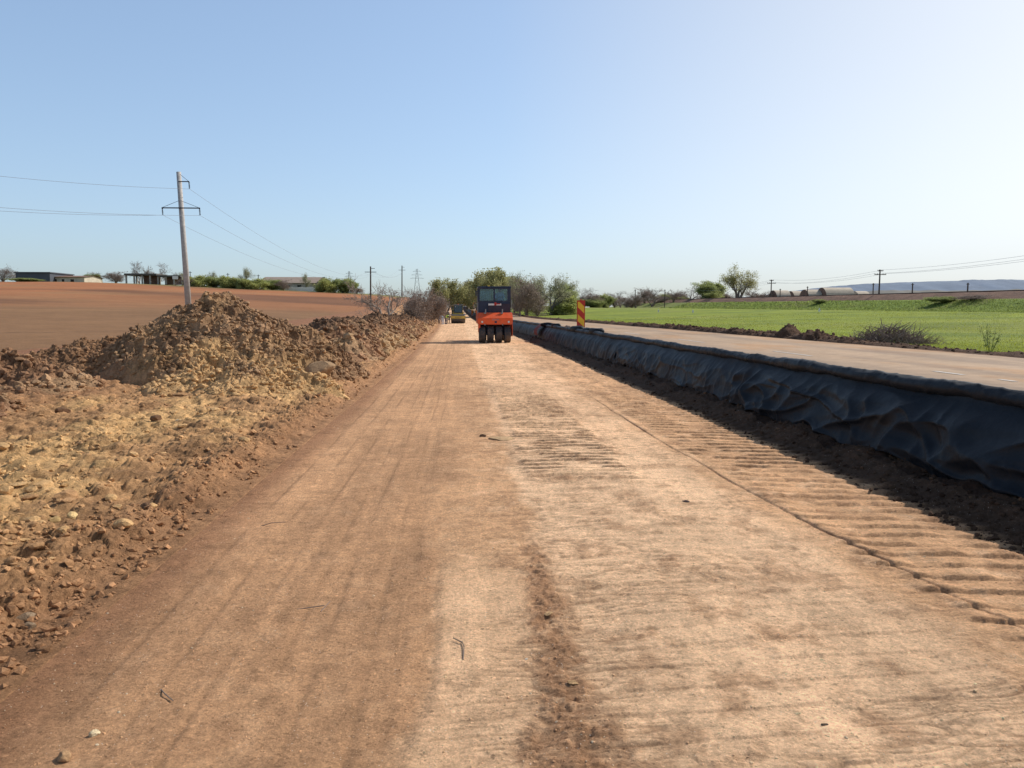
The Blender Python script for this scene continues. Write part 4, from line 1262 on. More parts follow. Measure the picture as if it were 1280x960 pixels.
# ------------------------------------------------------------------ truck and excavator further on
def truck(px, py, Y, label, c, hh=2.7, wd=2.3, mat=None):
    p = at_y(px, py, Y); z = gz(p.x, Y)
    t = thing('dump_truck', label, 'truck', (p.x, Y, z))
    b = MB(); b.box(-wd / 2, wd / 2, 0, 1.8, .7, hh - .1, .06, .1); b.build('cab', mat, t, .05)
    b = MB(); b.box(-wd / 2 + .15, wd / 2 - .15, -.012 + .04, .05, hh - 1.15, hh - .45); b.build('windshield', M_dark, t)
    b = MB(); b.box(-wd / 2 - .05, wd / 2 + .05, 2.0, 6.8, 1.0, hh + .2); b.build('tipper_body', M_grey, t, .03)
    b = MB(); b.box(-wd / 2, wd / 2, -.1, .05, .45, .8); b.build('bumper', M_dark, t)
    for s_ in (-1, 1):
        for yy in (.9, 4.6, 5.8): tyre(t, s_ * (wd / 2 - .18), yy, .3, .5)
        b = MB(); b.tube((s_ * .8, -.03, .95), (s_ * .8, .03, .95), .12, .12, 12); b.build('headlight', M_lamp, t)
    return t
truck(571.5, 400, 165, 'dark truck partly hidden behind the yellow drum roller', None, 3.1, 2.3, M_dark)
truck(579.5, 395, 240, 'pale truck far up the road under the trees', None, 2.9, 2.4, M_white)
pe = at_y(586.5, 391, 215); ze = gz(pe.x, 215)
ex = thing('excavator', 'brownish orange excavator working far off beyond the barrier end', 'excavator', (pe.x, 215, ze), R(20))
b = MB(); b.box(-1.2, -.7, -1.6, 1.6, 0, .75); b.box(.7, 1.2, -1.6, 1.6, 0, .75); b.build('track', M_rubber, ex, .15)
b = MB(); b.box(-1.15, 1.15, -1.0, 1.6, .95, 1.9, .05, .1); b.box(-.5, .5, -.5, .5, .75, .95); b.build('upper_body', simple('dull_orange', (.40, .16, .06), .6), ex, .06)
b = MB(); b.box(-1.15, -.25, -1.5, .1, 1.0, 2.6, .06, .08); b.build('cab', M_dark, ex, .04)
b = MB(); b.tube((.2, -1.0, 1.5), (.2, -3.2, 3.2), .22, .18, 6); b.tube((.2, -3.2, 3.2), (.2, -4.4, 1.2), .17, .12, 6); b.build('boom', M_orange, ex)
b = MB(); b.prism([(-4.7, .4), (-4.0, .3), (-3.8, 1.0), (-4.5, 1.3)], -.3, .7); b.build('bucket', M_steel, ex)

# ------------------------------------------------------------------ utility poles and wires
def wire(name, a, b, sag, parent=None, r=.008, n=24, label=None, mat=None):
    a = Vector(a); b = Vector(b)
    cu = MB(); prev = None
    pts = []
    for i in range(n + 1):
        t = i / n
        q = a.lerp(b, t); q.z -= sag * 4 * t * (1 - t); pts.append(q)
    for q0, q1 in zip(pts, pts[1:]): cu.tube(q0, q1, r, r, 5, cap=False)
    o = cu.build(name, mat or M_wire, parent)
    if label: tag(o, label, 'wire', 'overhead wires')
    return o
YP = 47.0
base = at_y(237, 392, YP); base.z = gz(base.x, YP) - .1
top = at_y(223.3, 215, YP)
pole = thing('utility_pole', 'leaning concrete utility pole with crossarm behind the soil heap', 'utility pole', base)
ax = (top - base)
b = MB(); b.tube((0, 0, 0), ax, .185, .13, 20); b.build('shaft', M_concrete, pole, smooth=True)
def on_pole(py):
    q = at_y(230, py, YP); k = (q.z - base.z) / ax.z
    return ax * k
c1 = on_pole(260.5); c2 = on_pole(227.5)
pxm = YP / F
b = MB(); b.tube(c1 + Vector((-1.05, -.18, 0)), c1 + Vector((1.13, -.18, 0)), .035, .035, 6)
b.tube(c1 + Vector((-1.0, -.18, .03)), c1 + Vector((-.05, -.18, .42)), .012, .012, 5); b.tube(c1 + Vector((1.05, -.18, .03)), c1 + Vector((.05, -.18, .42)), .012, .012, 5)
b.build('crossarm', M_iron, pole)
b = MB(); b.tube(c2 + Vector((0, -.16, 0)), c2 + Vector((.62, -.16, 0)), .03, .03, 6); b.tube(c2 + Vector((.6, -.16, 0)), c2 + Vector((.12, -.16, .40)), .012, .012, 5); b.build('top_arm', M_iron, pole)
ins = []
for q in (c1 + Vector((-1.02, -.18, 0)), c1 + Vector((1.10, -.18, 0)), c2 + Vector((.60, -.16, 0))):
    b = MB(); e = q + Vector((.02, 0, -.42))
    for k in range(5): b.tube(q.lerp(e, .1 + k * .18), q.lerp(e, .2 + k * .18), .05, .03, 8)
    b.tube(q, e, .012, .012, 5); b.build('insulator', M_iron, pole); ins.append(base + e)
# neighbours of that line
P0 = Vector((-33, 24.5, 0))
p0 = thing('utility_pole', 'concrete pole standing out of view to the left', 'utility pole', (P0.x, P0.y, gz(P0.x, P0.y)))
bpy.data.objects.remove(p0)
for i, q in enumerate(ins):
    e = Vector((P0.x + (q.x - base.x) * .6, P0.y - (q.x - base.x) * .8, q.z - .1))
    wire('overhead_wire', q, e, .75, label=['lower outer wire running left from the leaning pole', 'lower inner wire running left from the leaning pole', 'upper wire running left from the leaning pole'][i])
P2 = at_y(463.5, 392, 150); P2.z = gz(P2.x, 150); T2 = at_y(463.2, 333, 150)
P3 = at_y(502.5, 375, 250); P3.z = gz(P3.x, 250); T3 = at_y(502.5, 332, 250)
for Pn, Tn, lab, rr in ((P2, T2, 'thin dark pole rising left of the bare pale tree', .17), (P3, T3, 'thin dark pole standing right behind the bare pale tree', .2)):
    t = thing('utility_pole', lab, 'utility pole', Pn)
    a_ = Tn - Pn
    b = MB(); b.tube((0, 0, 0), a_, rr, rr * .75, 10); b.build('shaft', M_wood, t)
    b = MB(); b.tube(a_ * .86 + Vector((-1.1, 0, 0)), a_ * .86 + Vector((1.1, 0, 0)), .06, .06, 6); b.tube(a_ * .95, a_ * .95 + Vector((.8, 0, 0)), .05, .05, 6); b.build('crossarm', M_iron, t)
for i, q in enumerate(ins):
    k = (-1.1, 1.1, .8)[i]
    wire('overhead_wire', q, T2 + Vector((k, 0, -1.3)), 2.2, r=.008, n=40, label=['lower outer wire running right from the leaning pole', 'lower inner wire running right from the leaning pole', 'upper wire running right from the leaning pole'][i])
    wire('overhead_wire', T2 + Vector((k, 0, -1.3)), T3 + Vector((k, 0, -1.3)), 1.5, r=.011, n=16, label='thin far wire between the two dark distant poles')

def pylon(px, ptop, pbase, Y, label):
    b0 = at_y(px, pbase, Y); t0 = at_y(px, ptop, Y)
    h = t0.z - b0.z
    t = thing('lattice_pylon', label, 'pylon', (b0.x, Y, b0.z - 4))
    h += 4
    b = MB(); w0, w1 = h * .12, h * .02
    def corner(s1, s2, k): r = w0 + (w1 - w0) * min(k * 1.1, 1); return (s1 * r, s2 * r, h * k)
    ks = [0, .2, .38, .54, .68, .8, .9, 1]
    for s1, s2 in ((1, 1), (1, -1), (-1, -1), (-1, 1)):
        for k0, k1 in zip(ks, ks[1:]):
            b.tube(corner(s1, s2, k0), corner(s1, s2, k1), .11, .10, 4)
            n1, n2 = (-s2, s1)
            b.tube(corner(s1, s2, k0), corner(n1, n2, k1), .07, .07, 4)
    b.build('lattice', M_grey, t)
    b = MB()
    for kk, l in ((.72, .20), (.82, .16), (.92, .12)):
        b.tube((-h * l, 0, h * kk), (h * l, 0, h * kk), .09, .09, 4); b.tube((-h * l, 0, h * kk), (0, 0, h * (kk + .05)), .06, .06, 4); b.tube((h * l, 0, h * kk), (0, 0, h * (kk + .05)), .06, .06, 4)
    b.build('arms', M_grey, t)
pylon(437, 339, 368, 520, 'faint lattice pylon rising left of the bare pale tree')
pylon(521.5, 336, 372, 560, 'faint lattice pylon rising above the bare shrubs by the road')

# ------------------------------------------------------------------ trees
def frame_of(d):
    p = d.orthogonal().normalized(); return p, d.cross(p)
def grow(seed, h, spread, levels, twig, trunk_r, fork=1, droop=0.0, first=.3, nside=(7, 5, 4, 3, 3)):
    """returns branch mesh builder and tip points"""
    rg = random.Random(seed)
    mb = MB(); tips = []
    def branch(p, d, L, r, lv):
        n = 3 if lv < levels - 1 else 2
        q = p; dd = d.copy(); rr = r
        segs = []
        for i in range(n):
            nd = (dd + Vector((rg.uniform(-1, 1), rg.uniform(-1, 1), rg.uniform(-.4, .7) - droop * lv)) * .28).normalized()
            q2 = q + nd * (L / n); r2 = rr * (.78 if lv else .86)
            mb.tube(q, q2, rr, r2, nside[min(lv, 4)], cap=False)
            segs.append((q, q2, r2)); q, dd, rr = q2, nd, r2
        if lv >= levels:
            tips.append(q); return
        k = rg.randint(2, 3) + (1 if lv else 0) + (twig if lv >= levels - 2 else 0)
        for j in range(k):
            s = rg.random()
            a, b_, r_ = segs[min(n - 1, int((first + (1 - first) * s) * n) if lv == 0 else int(s * n))]
            pt = a.lerp(b_, rg.random())
            if j == 0: pt = q
            p_, q_ = frame_of(dd)
            an = rg.uniform(0, 2 * math.pi); tilt = rg.uniform(.35, .95) * spread
            nd = (dd * math.cos(tilt) + (p_ * math.cos(an) + q_ * math.sin(an)) * math.sin(tilt)).normalized()
            branch(pt, nd, L * rg.uniform(.55, .82), max(r_ * .68, .012), lv + 1)
    for f in range(fork):
        d0 = Vector((rg.uniform(-.35, .35) * (fork > 1), rg.uniform(-.2, .2) * (fork > 1), 1)).normalized()
        branch(Vector((rg.uniform(-.25, .25) * (fork > 1), 0, -.2)), d0, h * .36, trunk_r, 0)
    return mb, tips

def leaves(tips, per, size, jitter, seed):
    rg = np.random.default_rng(seed)
    T = np.array([t[:] for t in tips])
    C = np.repeat(T, per, 0) + np.clip(rg.normal(0, jitter, (len(T) * per, 3)), -1.35 * jitter, 1.35 * jitter)
    n = len(C)
    a = rg.normal(size=(n, 3)); a /= np.linalg.norm(a, axis=1)[:, None]
    b = rg.normal(size=(n, 3)); b -= (b * a).sum(1)[:, None] * a; b /= np.linalg.norm(b, axis=1)[:, None]
    s = (size * rg.uniform(.5, 1.4, n))[:, None]
    V = np.stack([C - a * s, C + b * s * .55, C + a * s, C - b * s * .55], 1).reshape(-1, 3)
    return V, np.arange(4 * n).reshape(-1, 4)

PROTO = {}
def proto(key, seed, h, spread, levels, twig, tr, leafspec, bark, leafm, fork=1, droop=0, first=.3, min_r=None):
    mb, tips = grow(seed, h, spread, levels, twig, tr, fork, droop, first)
    zs = max(t.z for t in tips); xs = [t.x for t in tips]
    me_t = mb.mesh('trunk')
    me_t.materials.append(bark)
    me_c = None
    if leafspec:
        V, Fc = leaves(tips, *leafspec, seed)
        me_c = mesh_np('crown', V, Fc, smooth=False); me_c.materials.append(leafm)
        zs = max(zs, V[:, 2].max()); w_ = np.percentile(V[:, 0], 97) - np.percentile(V[:, 0], 3)
    else:
        w_ = np.percentile(xs, 97) - np.percentile(xs, 3)
    PROTO[key] = (me_t, me_c, zs, w_)
def P_(key, px, ptop, pbase, wpx, Y, name, label, cat='tree', group=None, rz=None):
    me_t, me_c, h0, w0 = PROTO[key]
    b = at_y(px, pbase, Y); t_ = at_y(px, ptop, Y)
    z0 = min(b.z, gz(b.x, Y) if Y < 330 else b.z)
    z0 = gz(b.x, Y) if Y < 330 else b.z
    H_ = max(t_.z - z0, 1.0); W_ = wpx * Y / F
    t = thing(name, label, cat, (b.x, Y, z0 - .05), random.uniform(0, 6.28) if rz is None else rz, group)
    t.scale = (W_ / w0, W_ / w0, H_ / h0)
    link('trunk', me_t, None, t)
    if me_c is not None: link('crown', me_c, None, t)
    return t

# kinds: leafy (leaf clusters), budding (sparse leaves), bare
proto('leafy_a', 3, 9, .95, 4, 1, .28, (44, .13, .40), M_bark, M_leaf_olive, 2)
proto('leafy_b', 8, 9, .95, 4, 1, .28, (44, .13, .40), M_bark, M_leaf_green, 2)
proto('greyish', 14, 10, .8, 4, 2, .26, (10, .11, .38), M_bark, M_leaf_grey, 2)
proto('dark', 21, 9, .9, 4, 1, .28, (40, .16, .42), M_bark, M_leaf_dark, 2)
proto('yellow_bush', 27, 5, 1.15, 4, 1, .12, (20, .12, .30), M_bark, M_leaf_yellow, 4, 0, .05)
proto('green_bush', 29, 5, 1.15, 4, 1, .12, (24, .13, .30), M_bark, M_leaf_green, 4, 0, .05)
proto('grey_bush', 33, 5, 1.1, 4, 2, .10, (2, .08, .3), M_twig, M_leaf_brown, 5, 0, .05)
proto('bare', 37, 8, .85, 5, 1, .16, None, M_twig, None, 2, 0, .2)
proto('bare_b', 41, 8, .95, 5, 1, .16, None, M_twigbrown, None, 3, 0, .1)
proto('brown_mass', 43, 6, 1.0, 5, 1, .12, (1, .11, .3), M_twigbrown, M_leaf_brown, 5, 0, .05)
proto('spreading', 52, 10, .8, 4, 2, .36, (13, .11, .38), M_bark, M_leaf_olive, 3, 0, .45)

# large bare tree beside the left ridge
mbt, tips = grow(66, 5.2, .95, 5, 1, .15, 2, 0, .25)
Yb = 56
pb = at_y(484, 396, Yb)
bt = thing('bare_tree', 'bare pale barked tree with spreading branches beside the thin dark pole', 'tree', (pb.x, Yb, gz(pb.x, Yb) - .1))
hh = max(t.z for t in tips); ww = np.percentile([t.x for t in tips], 97) - np.percentile([t.x for t in tips], 3)
s_ = (at_y(484, 341, Yb).z - gz(pb.x, Yb)) / hh; sx = 62 * Yb / F / ww
bt.scale = (sx, sx, s_)
mbt.build('trunk', M_barkpale, bt)

P_('brown_mass', 518, 360, 395, 34, 72, 'bare_shrub', 'grey bare shrub between the bare pale tree and the leafy tree', 'shrub')
P_('bare', 508, 356, 395, 26, 76, 'bare_shrub', 'tall bare shrub close behind the pale barked tree', 'shrub')
P_('brown_mass', 536, 357, 395, 46, 88, 'bare_shrub', 'brownish shrub at the left road edge under the leafy tree', 'shrub')
P_('bare_b', 527, 354, 395, 42, 84, 'bare_shrub', 'thin bare shrub among denser ones at the left road edge', 'shrub')
P_('brown_mass', 549, 362, 395, 26, 110, 'bare_shrub', 'low brown shrub touching the left side of the road', 'shrub')
P_('leafy_a', 558, 346, 388, 36, 160, 'roadside_tree', 'rounded olive green tree left of the gap over the road', 'tree')
P_('dark', 545, 356, 388, 26, 175, 'roadside_tree', 'darker tree half hidden behind the rounded olive one', 'tree')

P_('dark', 583, 353, 384, 30, 290, 'roadside_tree', 'bluish dark distant tree just right of the road gap', 'tree')
P_('dark', 592, 350, 384, 30, 260, 'roadside_tree', 'dark distant tree directly left of the tall olive trees', 'tree')
P_('leafy_a', 604, 341, 388, 34, 190, 'roadside_tree', 'olive tree showing above the left half of the roller cab', 'tree')
P_('leafy_a', 622, 333, 388, 52, 165, 'roadside_tree', 'tallest olive tree rising behind the orange roller', 'tree')
P_('greyish', 643, 336, 388, 40, 170, 'roadside_tree', 'thin leaved tree right of the tallest olive tree', 'tree')
P_('brown_mass', 659, 342, 392, 46, 140, 'bare_tree', 'dense purplish bare tree right of the orange roller', 'tree')
P_('bare_b', 650, 350, 392, 34, 136, 'bare_tree', 'bare tree low beside the right side of the roller cab', 'tree')
P_('greyish', 690, 340, 388, 54, 150, 'roadside_tree', 'grey green tree with two dark trunks left of the striped panel', 'tree')
P_('greyish', 674, 342, 388, 44, 158, 'roadside_tree', 'grey green tree between the purplish tree and the two trunked tree', 'tree')
P_('leafy_b', 648, 342, 388, 34, 195, 'roadside_tree', 'fresh green tree rising behind the purplish bare tree', 'tree')
P_('leafy_a', 596, 347, 388, 28, 205, 'roadside_tree', 'olive tree at the left end of the roadside clump', 'tree')
P_('greyish', 703, 347, 388, 26, 170, 'roadside_tree', 'grey green tree behind the light green one at the clump end', 'tree')
P_('greyish', 668, 347, 388, 36, 175, 'roadside_tree', 'pale tree filling the gap behind the purplish bare tree', 'tree')
P_('leafy_a', 634, 345, 388, 34, 180, 'roadside_tree', 'olive tree directly right of the tallest one', 'tree')
P_('grey_bush', 672, 366, 390, 40, 142, 'bush', 'low grey brush under the purplish bare tree', 'bush')
P_('leafy_b', 704, 352, 386, 26, 165, 'roadside_tree', 'light green tree at the right end of the roadside clump', 'tree')
P_('yellow_bush', 706, 368, 388, 40, 150, 'bush', 'yellow green bush left of the striped panel', 'bush')
rowspec = [('bare', 725, 358, 24), ('brown_mass', 741, 363, 26), ('yellow_bush', 750, 366, 22), ('green_bush', 757, 368, 20), ('brown_mass', 768, 366, 20), ('bare', 776, 362, 14), ('grey_bush', 783, 368, 24),
           ('bare_b', 795, 362, 18), ('brown_mass', 806, 358, 30), ('bare', 815, 359, 26), ('yellow_bush', 829, 366, 24), ('bare_b', 842, 359, 22), ('brown_mass', 852, 362, 28),
           ('bare', 861, 356, 24), ('brown_mass', 905, 364, 26), ('bare_b', 940, 358, 24), ('brown_mass', 950, 365, 26), ('grey_bush', 714, 368, 26), ('grey_bush', 835, 370, 30), ('grey_bush', 870, 371, 34), ('bare', 760, 364, 18), ('grey_bush', 895, 370, 30), ('bare', 968, 362, 18), ('grey_bush', 925, 371, 40), ('brown_mass', 730, 367, 24), ('brown_mass', 790, 368, 30), ('yellow_bush', 848, 370, 26), ('brown_mass', 822, 367, 30), ('bare', 910, 360, 20), ('brown_mass', 878, 368, 30), ('green_bush', 738, 372, 24), ('bare_b', 955, 363, 20), ('brown_mass', 980, 368, 26)]
lb = {'bare': 'bare grey tree in the hedge row beyond the meadow', 'bare_b': 'thin bare tree in the hedge row beyond the meadow', 'brown_mass': 'dense brown shrub in the hedge row beyond the meadow',
      'yellow_bush': 'yellow green bush in the hedge row beyond the meadow', 'green_bush': 'green bush in the hedge row beyond the meadow', 'grey_bush': 'low grey shrub in the hedge row beyond the meadow'}
for k, px, pt, wp in rowspec:
    P_(k, px, pt, 379, wp, random.uniform(262, 300), 'hedge_shrub' if 'bush' in k or 'mass' in k else 'bare_tree', lb[k], 'shrub' if 'bush' in k or 'mass' in k else 'tree', 'hedge row beyond the meadow: ' + k.replace('_', ' '))
P_('leafy_b', 882, 349, 377, 26, 255, 'field_tree', 'small green tree left of the broad crowned tree', 'tree')
P_('green_bush', 893, 351, 377, 24, 260, 'field_tree', 'bushy green tree touching the broad crowned tree', 'tree')
P_('spreading', 922, 328, 377, 40, 240, 'field_tree', 'largest broad crowned tree standing alone above the hedge row', 'tree')

# crest of the ploughed field
crest = [('grey_bush', 5, 331, 34, 'bare grey bush at the far left end of the crest', 'bush'),
    ('bare', 114, 340, 18, 'small bare tree right of the cream shed', 'tree'), ('green_bush', 118, 344, 16, 'green bush beside the cream shed', 'bush'),
    ('brown_mass', 145, 341, 36, 'low brown thicket left of the open frame shed', 'bush'), ('bare', 175, 325, 16, 'tall bare tree over the left half of the frame shed', 'tree'),
    ('bare_b', 184, 329, 12, 'second bare tree over the frame shed', 'tree'), ('bare', 209, 327, 12, 'slim bare tree over the right half of the frame shed', 'tree'), ('bare_b', 197, 338, 20, 'low bare tree above the frame shed roof', 'tree'),
    ('greyish', 228, 340, 20, 'grey green tree just left of the leaning pole', 'tree'),
    ('yellow_bush', 250, 345, 26, 'yellow green bush right of the leaning pole', 'bush'), ('green_bush', 268, 347, 24, 'dark green rounded bush on the crest above the heap', 'bush'),
    ('greyish', 266, 339, 16, 'small tree rising between crest bushes', 'tree'), ('yellow_bush', 286, 346, 26, 'yellow green bush left of the round crest tree', 'bush'),
    ('greyish', 307, 333, 22, 'round topped tree left of the brown roofed barn', 'tree'), ('green_bush', 302, 350, 26, 'green bush under the round topped tree', 'bush'),
    ('yellow_bush', 322, 349, 28, 'yellow green bush before the left end of the barn', 'bush'), ('green_bush', 342, 351, 22, 'green bush before the barn wall', 'bush'), ('brown_mass', 354, 351, 26, 'brown thicket before the middle of the barn', 'bush'),
    ('greyish', 383, 341, 16, 'grey green tree before the barn gable', 'tree'), ('yellow_bush', 412, 348, 26, 'bright bush just right of the barn gable', 'bush'), ('green_bush', 428, 349, 26, 'right hand green bush at the end of the crest row', 'bush'),
    ('brown_mass', 446, 361, 24, 'low brown brush tapering off the crest row', 'bush'), ('green_bush', 28, 350, 30, 'low green growth before the dark grey shed', 'bush'), ('grey_bush', 234, 349, 26, 'low grey brush at the foot of the leaning pole line', 'bush')]
for k, px, pt, wp, lab, cat in crest:
    P_(k, px, pt - (3 if cat == 'bush' else 1), 358, wp * (1.0 if cat == 'tree' else .9), random.uniform(228, 236) if pt > 344 else random.uniform(246, 262), 'crest_bush' if cat == 'bush' else 'crest_tree', lab, cat)

# shrubs on the embankment
for px, pt, pb_, wp, Y, lab in ((1215, 376, 388, 60, 108, 'wide dark shrub on the grass embankment below the rails'), (1022, 379, 388, 14, 150, 'small dark shrub on the embankment left of centre'),
                         (1180, 380, 388, 26, 112, 'small shrub left of the wide embankment shrub')):
    P_('green_bush' if wp < 30 else 'grey_bush', px, pt, pb_, wp, Y, 'embankment_shrub', lab, 'shrub')

# ------------------------------------------------------------------ grass
def tufts(name, label, n, u0, u1, y0, y1, h0, h1, mat, seed, dens=None):
    rg = np.random.default_rng(seed)
    t = rg.uniform(0, 1, n); Y = 1 / (1 / y0 + (1 / y1 - 1 / y0) * t); U = u0 + (u1 - u0) * rg.uniform(0, 1, n) ** 1.3
    if dens is not None:
        k = rg.uniform(0, 1, n) < dens(U, Y); U, Y = U[k], Y[k]
    n = len(U); X = U + bend(Y); Z = ground(X, Y) - .01
    a = rg.uniform(0, 2 * np.pi, n); hgt = rg.uniform(h0, h1, n) * (1 + Y / 120); wd = hgt * rg.uniform(.06, .16, n) * (1 + Y / 34)
    lx = rg.normal(0, .35, n) * hgt; ly = rg.normal(0, .35, n) * hgt
    dx, dy = np.cos(a) * wd, np.sin(a) * wd
    V = np.stack([np.stack([X - dx, Y - dy, Z], 1), np.stack([X + dx, Y + dy, Z], 1), np.stack([X + lx, Y + ly, Z + hgt], 1)], 1).reshape(-1, 3)
    o = link(name, mesh_np(name, V, np.arange(3 * n).reshape(-1, 3), smooth=False), mat)
    tag(o, label, 'grass', None, 'stuff')
tufts('grass', 'fresh green grass covering the meadow right of the road', 230000, 13.2, 66, 12, 110, .02, .055, M_grass, 301,
      lambda U, Y: ss(13.0, 14.2, U + .6 * fbm(U * .9, Y * .6, 97, 3)) * (.35 + .65 * ss(-.2, .15, fbm(U * .13, Y * .1, 303, 4))))
tufts('grass', 'taller rank grass on the railway embankment slope', 20000, 66, 75.5, 70, 240, .04, .12, leaf_mat('rank_grass', (.24, .29, .08), .45), 302)

# dead brush pile
pbp = at_z(1132, 436, .8)
bp = thing('brush_pile', 'heap of dead grey branches at the meadow edge', 'brush pile', (14.1, 24.4, gz(14.1, 24.4)))
b = MB(); rg = random.Random(5)
for i in range(800):
    a = rg.uniform(0, 6.28); rr = rg.random() ** .6
    x, y = math.cos(a) * rr * 1.15, math.sin(a) * rr * .8; hz = max(0, (1 - rr) * .6) * rg.random()
    p = Vector((x, y, hz + .02)); L = rg.uniform(.2, .7)
    d = Vector((rg.uniform(-1, 1), rg.uniform(-1, 1), rg.uniform(-.1, .65))).normalized()
    m_ = p + d * L * .5; e = m_ + (d + Vector((rg.uniform(-.5, .5), rg.uniform(-.5, .5), rg.uniform(-.3, .3)))).normalized() * L * .5
    r0 = rg.uniform(.007, .02); b.tube(p, m_, r0, r0 * .7, 4, False); b.tube(m_, e, r0 * .7, r0 * .3, 4, False)
b.build('branches', M_twigbrown, bp)
bp2 = thing('brush_pile', 'smaller spray of dead twigs right of the large brush pile', 'brush pile', (14.7, 23.6, gz(14.7, 23.6)))
b = MB()
for i in range(120):
    p = Vector((rg.gauss(0, .35), rg.gauss(0, .3), .02)); d = Vector((rg.uniform(-1, 1), rg.uniform(-1, 1), rg.uniform(.1, .8))).normalized(); r0 = rg.uniform(.005, .01)
    b.tube(p, p + d * rg.uniform(.2, .5), r0, r0 * .3, 4, False)
b.build('branches', M_twigbrown, bp2)
# green weed
q = Vector((13.75, 19.1, 0)); q.z = gz(q.x, q.y)
wdt = thing('tall_weed', 'tall leafy weed standing alone at the meadow edge', 'plant', q)
b = MB(); lv = []
for i in range(7):
    a = rg.uniform(0, 6.28); base_ = Vector((math.cos(a) * .06, math.sin(a) * .06, 0)); tip = base_ + Vector((math.cos(a) * .18, math.sin(a) * .18, rg.uniform(.4, .68)))
    b.tube(base_, tip, .006, .003, 4, False)
    for k in range(9): lv.append(base_.lerp(tip, .25 + .75 * k / 8))
b.build('stem', leaf_mat('weed_stem', (.12, .16, .04)), wdt)
V, Fc = leaves(lv, 3, .035, .035, 9)
link('leaves', mesh_np('leaves', V, Fc, smooth=False), M_leaf_green, wdt)
# twigs on the road
def twig(px, py, pts, label):
    p = at_z(px, py, 0); p.z = gz(p.x, p.y) + .002
    b = MB()
    for line in pts:
        for a_, c_ in zip(line, line[1:]): b.tube(a_, c_, .0032, .0026, 5)
    o = b.build('twig', M_twigbrown); o.location = p; tag(o, label, 'twig'); return o
twig(579, 822, [[(0, -.02, 0), (.005, .10, .01), (-.005, .17, .006)], [(-.005, .15, .01), (-.05, .20, .012)]], 'forked brown twig on the pale slab near the bottom')
twig(401, 760, [[(0, 0, 0), (.03, .12, .01)], [(.01, .06, .01), (-.14, .03, .004)]], 'thin forked twig on the left lane of the road')
twig(340, 657, [[(-.08, -.02, 0), (0, .0, .02), (.09, .06, .008)]], 'short dark stick near the left edge of the road')
twig(205, 866, [[(-.03, .05, 0), (.0, .0, .01), (.06, -.06, .004)]], 'bent stick at the lower left of the road')

# white marker stones in the meadow
for px, py, Y, lab in ((823, 396, 150, 'left of three white markers in the meadow'), (866, 396, 135, 'middle one of three white markers in the meadow'), (1024, 395, 115, 'right of three white markers in the meadow')):
    p = at_y(px, py, Y); z = gz(p.x, Y)
    b = MB(); b.box(-.13, .13, -.13, .13, -.1, .42, .03, .03); b.box(-.09, .09, -.09, .09, .42, .55, .05, .05)
    o = b.build('marker_stone', M_white, None, .02); o.location = (p.x, Y, z); tag(o, lab, 'marker')

# ------------------------------------------------------------------ railway on the embankment
M_ballast = ground_mat('rusty_ballast', [(.3, .65, 1.25), (2, .7, 1.25), (12, .7, 1.25)], [(6, .6, .1)], base=tuple(lin(116, 90, 76)))
M_rail = simple('rusty_rail', (.10, .055, .04), .6, .5, .2)
rt = thing('railway_track', 'rust brown ballast bank carrying railway rails', 'railway', (0, 0, 0))
yv = np.concatenate([np.linspace(20, 330, 120)])
prof = [(76.2, -.5), (80.0, 1.05), (81, 1.12), (87, 1.12), (88.5, .95), (90.5, -.4)]
V = []
for u_, dz in prof:
    Xb = u_ + bend(yv); V.append(np.stack([Xb, yv, ground(79.0 + bend(yv), yv) * 0 + ground(np.full_like(yv, 79.0) + bend(yv), yv) + dz + .08 * pn(yv * .2, yv * 0 + u_, 401)], 1))
V = np.concatenate(V)
link('ballast', mesh_np('ballast', V, grid_faces(len(prof), len(yv))[:, ::-1]), M_ballast, rt)
for uu in (81.8, 83.3, 85.0, 86.5):
    b = MB(); yy = yv[::3]
    zz = ground(np.full_like(yy, 79.0) + bend(yy), yy) + 1.26; xx = uu + bend(yy)
    for i in range(len(yy) - 1):
        b.tube((xx[i], yy[i], zz[i]), (xx[i + 1], yy[i + 1], zz[i + 1]), .08, .08, 4, False)
    b.build('rail', M_rail, rt)
def tpole(px, ptop, pbase, Y, label):
    p = at_y(px, pbase, Y); t_ = at_y(px, ptop, Y)
    z0 = gz(p.x, Y)
    t = thing('telegraph_pole', label, 'telegraph pole', (p.x, Y, z0))
    h = t_.z - z0
    b = MB(); b.tube((0, 0, -.2), (0, 0, h), .16, .12, 10); b.build('shaft', M_wood, t)
    for hz_, l in ((h - .25, .55), (h - .95, 1.15)):
        b = MB(); b.box(-l, l, -.2, -.12, hz_ - .07, hz_ + .07)
        for k in (-1, -.5, .5, 1): b.tube((l * k * .95, -.16, hz_ + .07), (l * k * .95, -.16, hz_ + .24), .05, .035, 6)
        b.build('crossarm', M_wood, t)
    return Vector((p.x, Y, z0 + h))
ta = tpole(1098.5, 337, 373, 143, 'nearer telegraph pole with double crossarms on the embankment')
tb = tpole(963.5, 349.5, 376, 196, 'farther telegraph pole with double crossarms on the embankment')
tc_ = Vector((79, 92, ta.z + .4)); td = at_y(868, 360, 262)
for k, dz in ((-1.1, -.75), (1.1, -.75), (.5, -.05)):
    wire('overhead_wire', tc_ + Vector((k, 0, dz)), ta + Vector((k, 0, dz)), .5, r=.017, n=14, label='wire from the nearer telegraph pole out to the right edge')
    wire('overhead_wire', ta + Vector((k, 0, dz)), tb + Vector((k, 0, dz)), .8, r=.017, n=14, label='wire between the two telegraph poles')
    wire('overhead_wire', tb + Vector((k, 0, dz)), td + Vector((k, 0, dz)), .8, r=.017, n=14, label='wire from the farther telegraph pole to the hedge row')
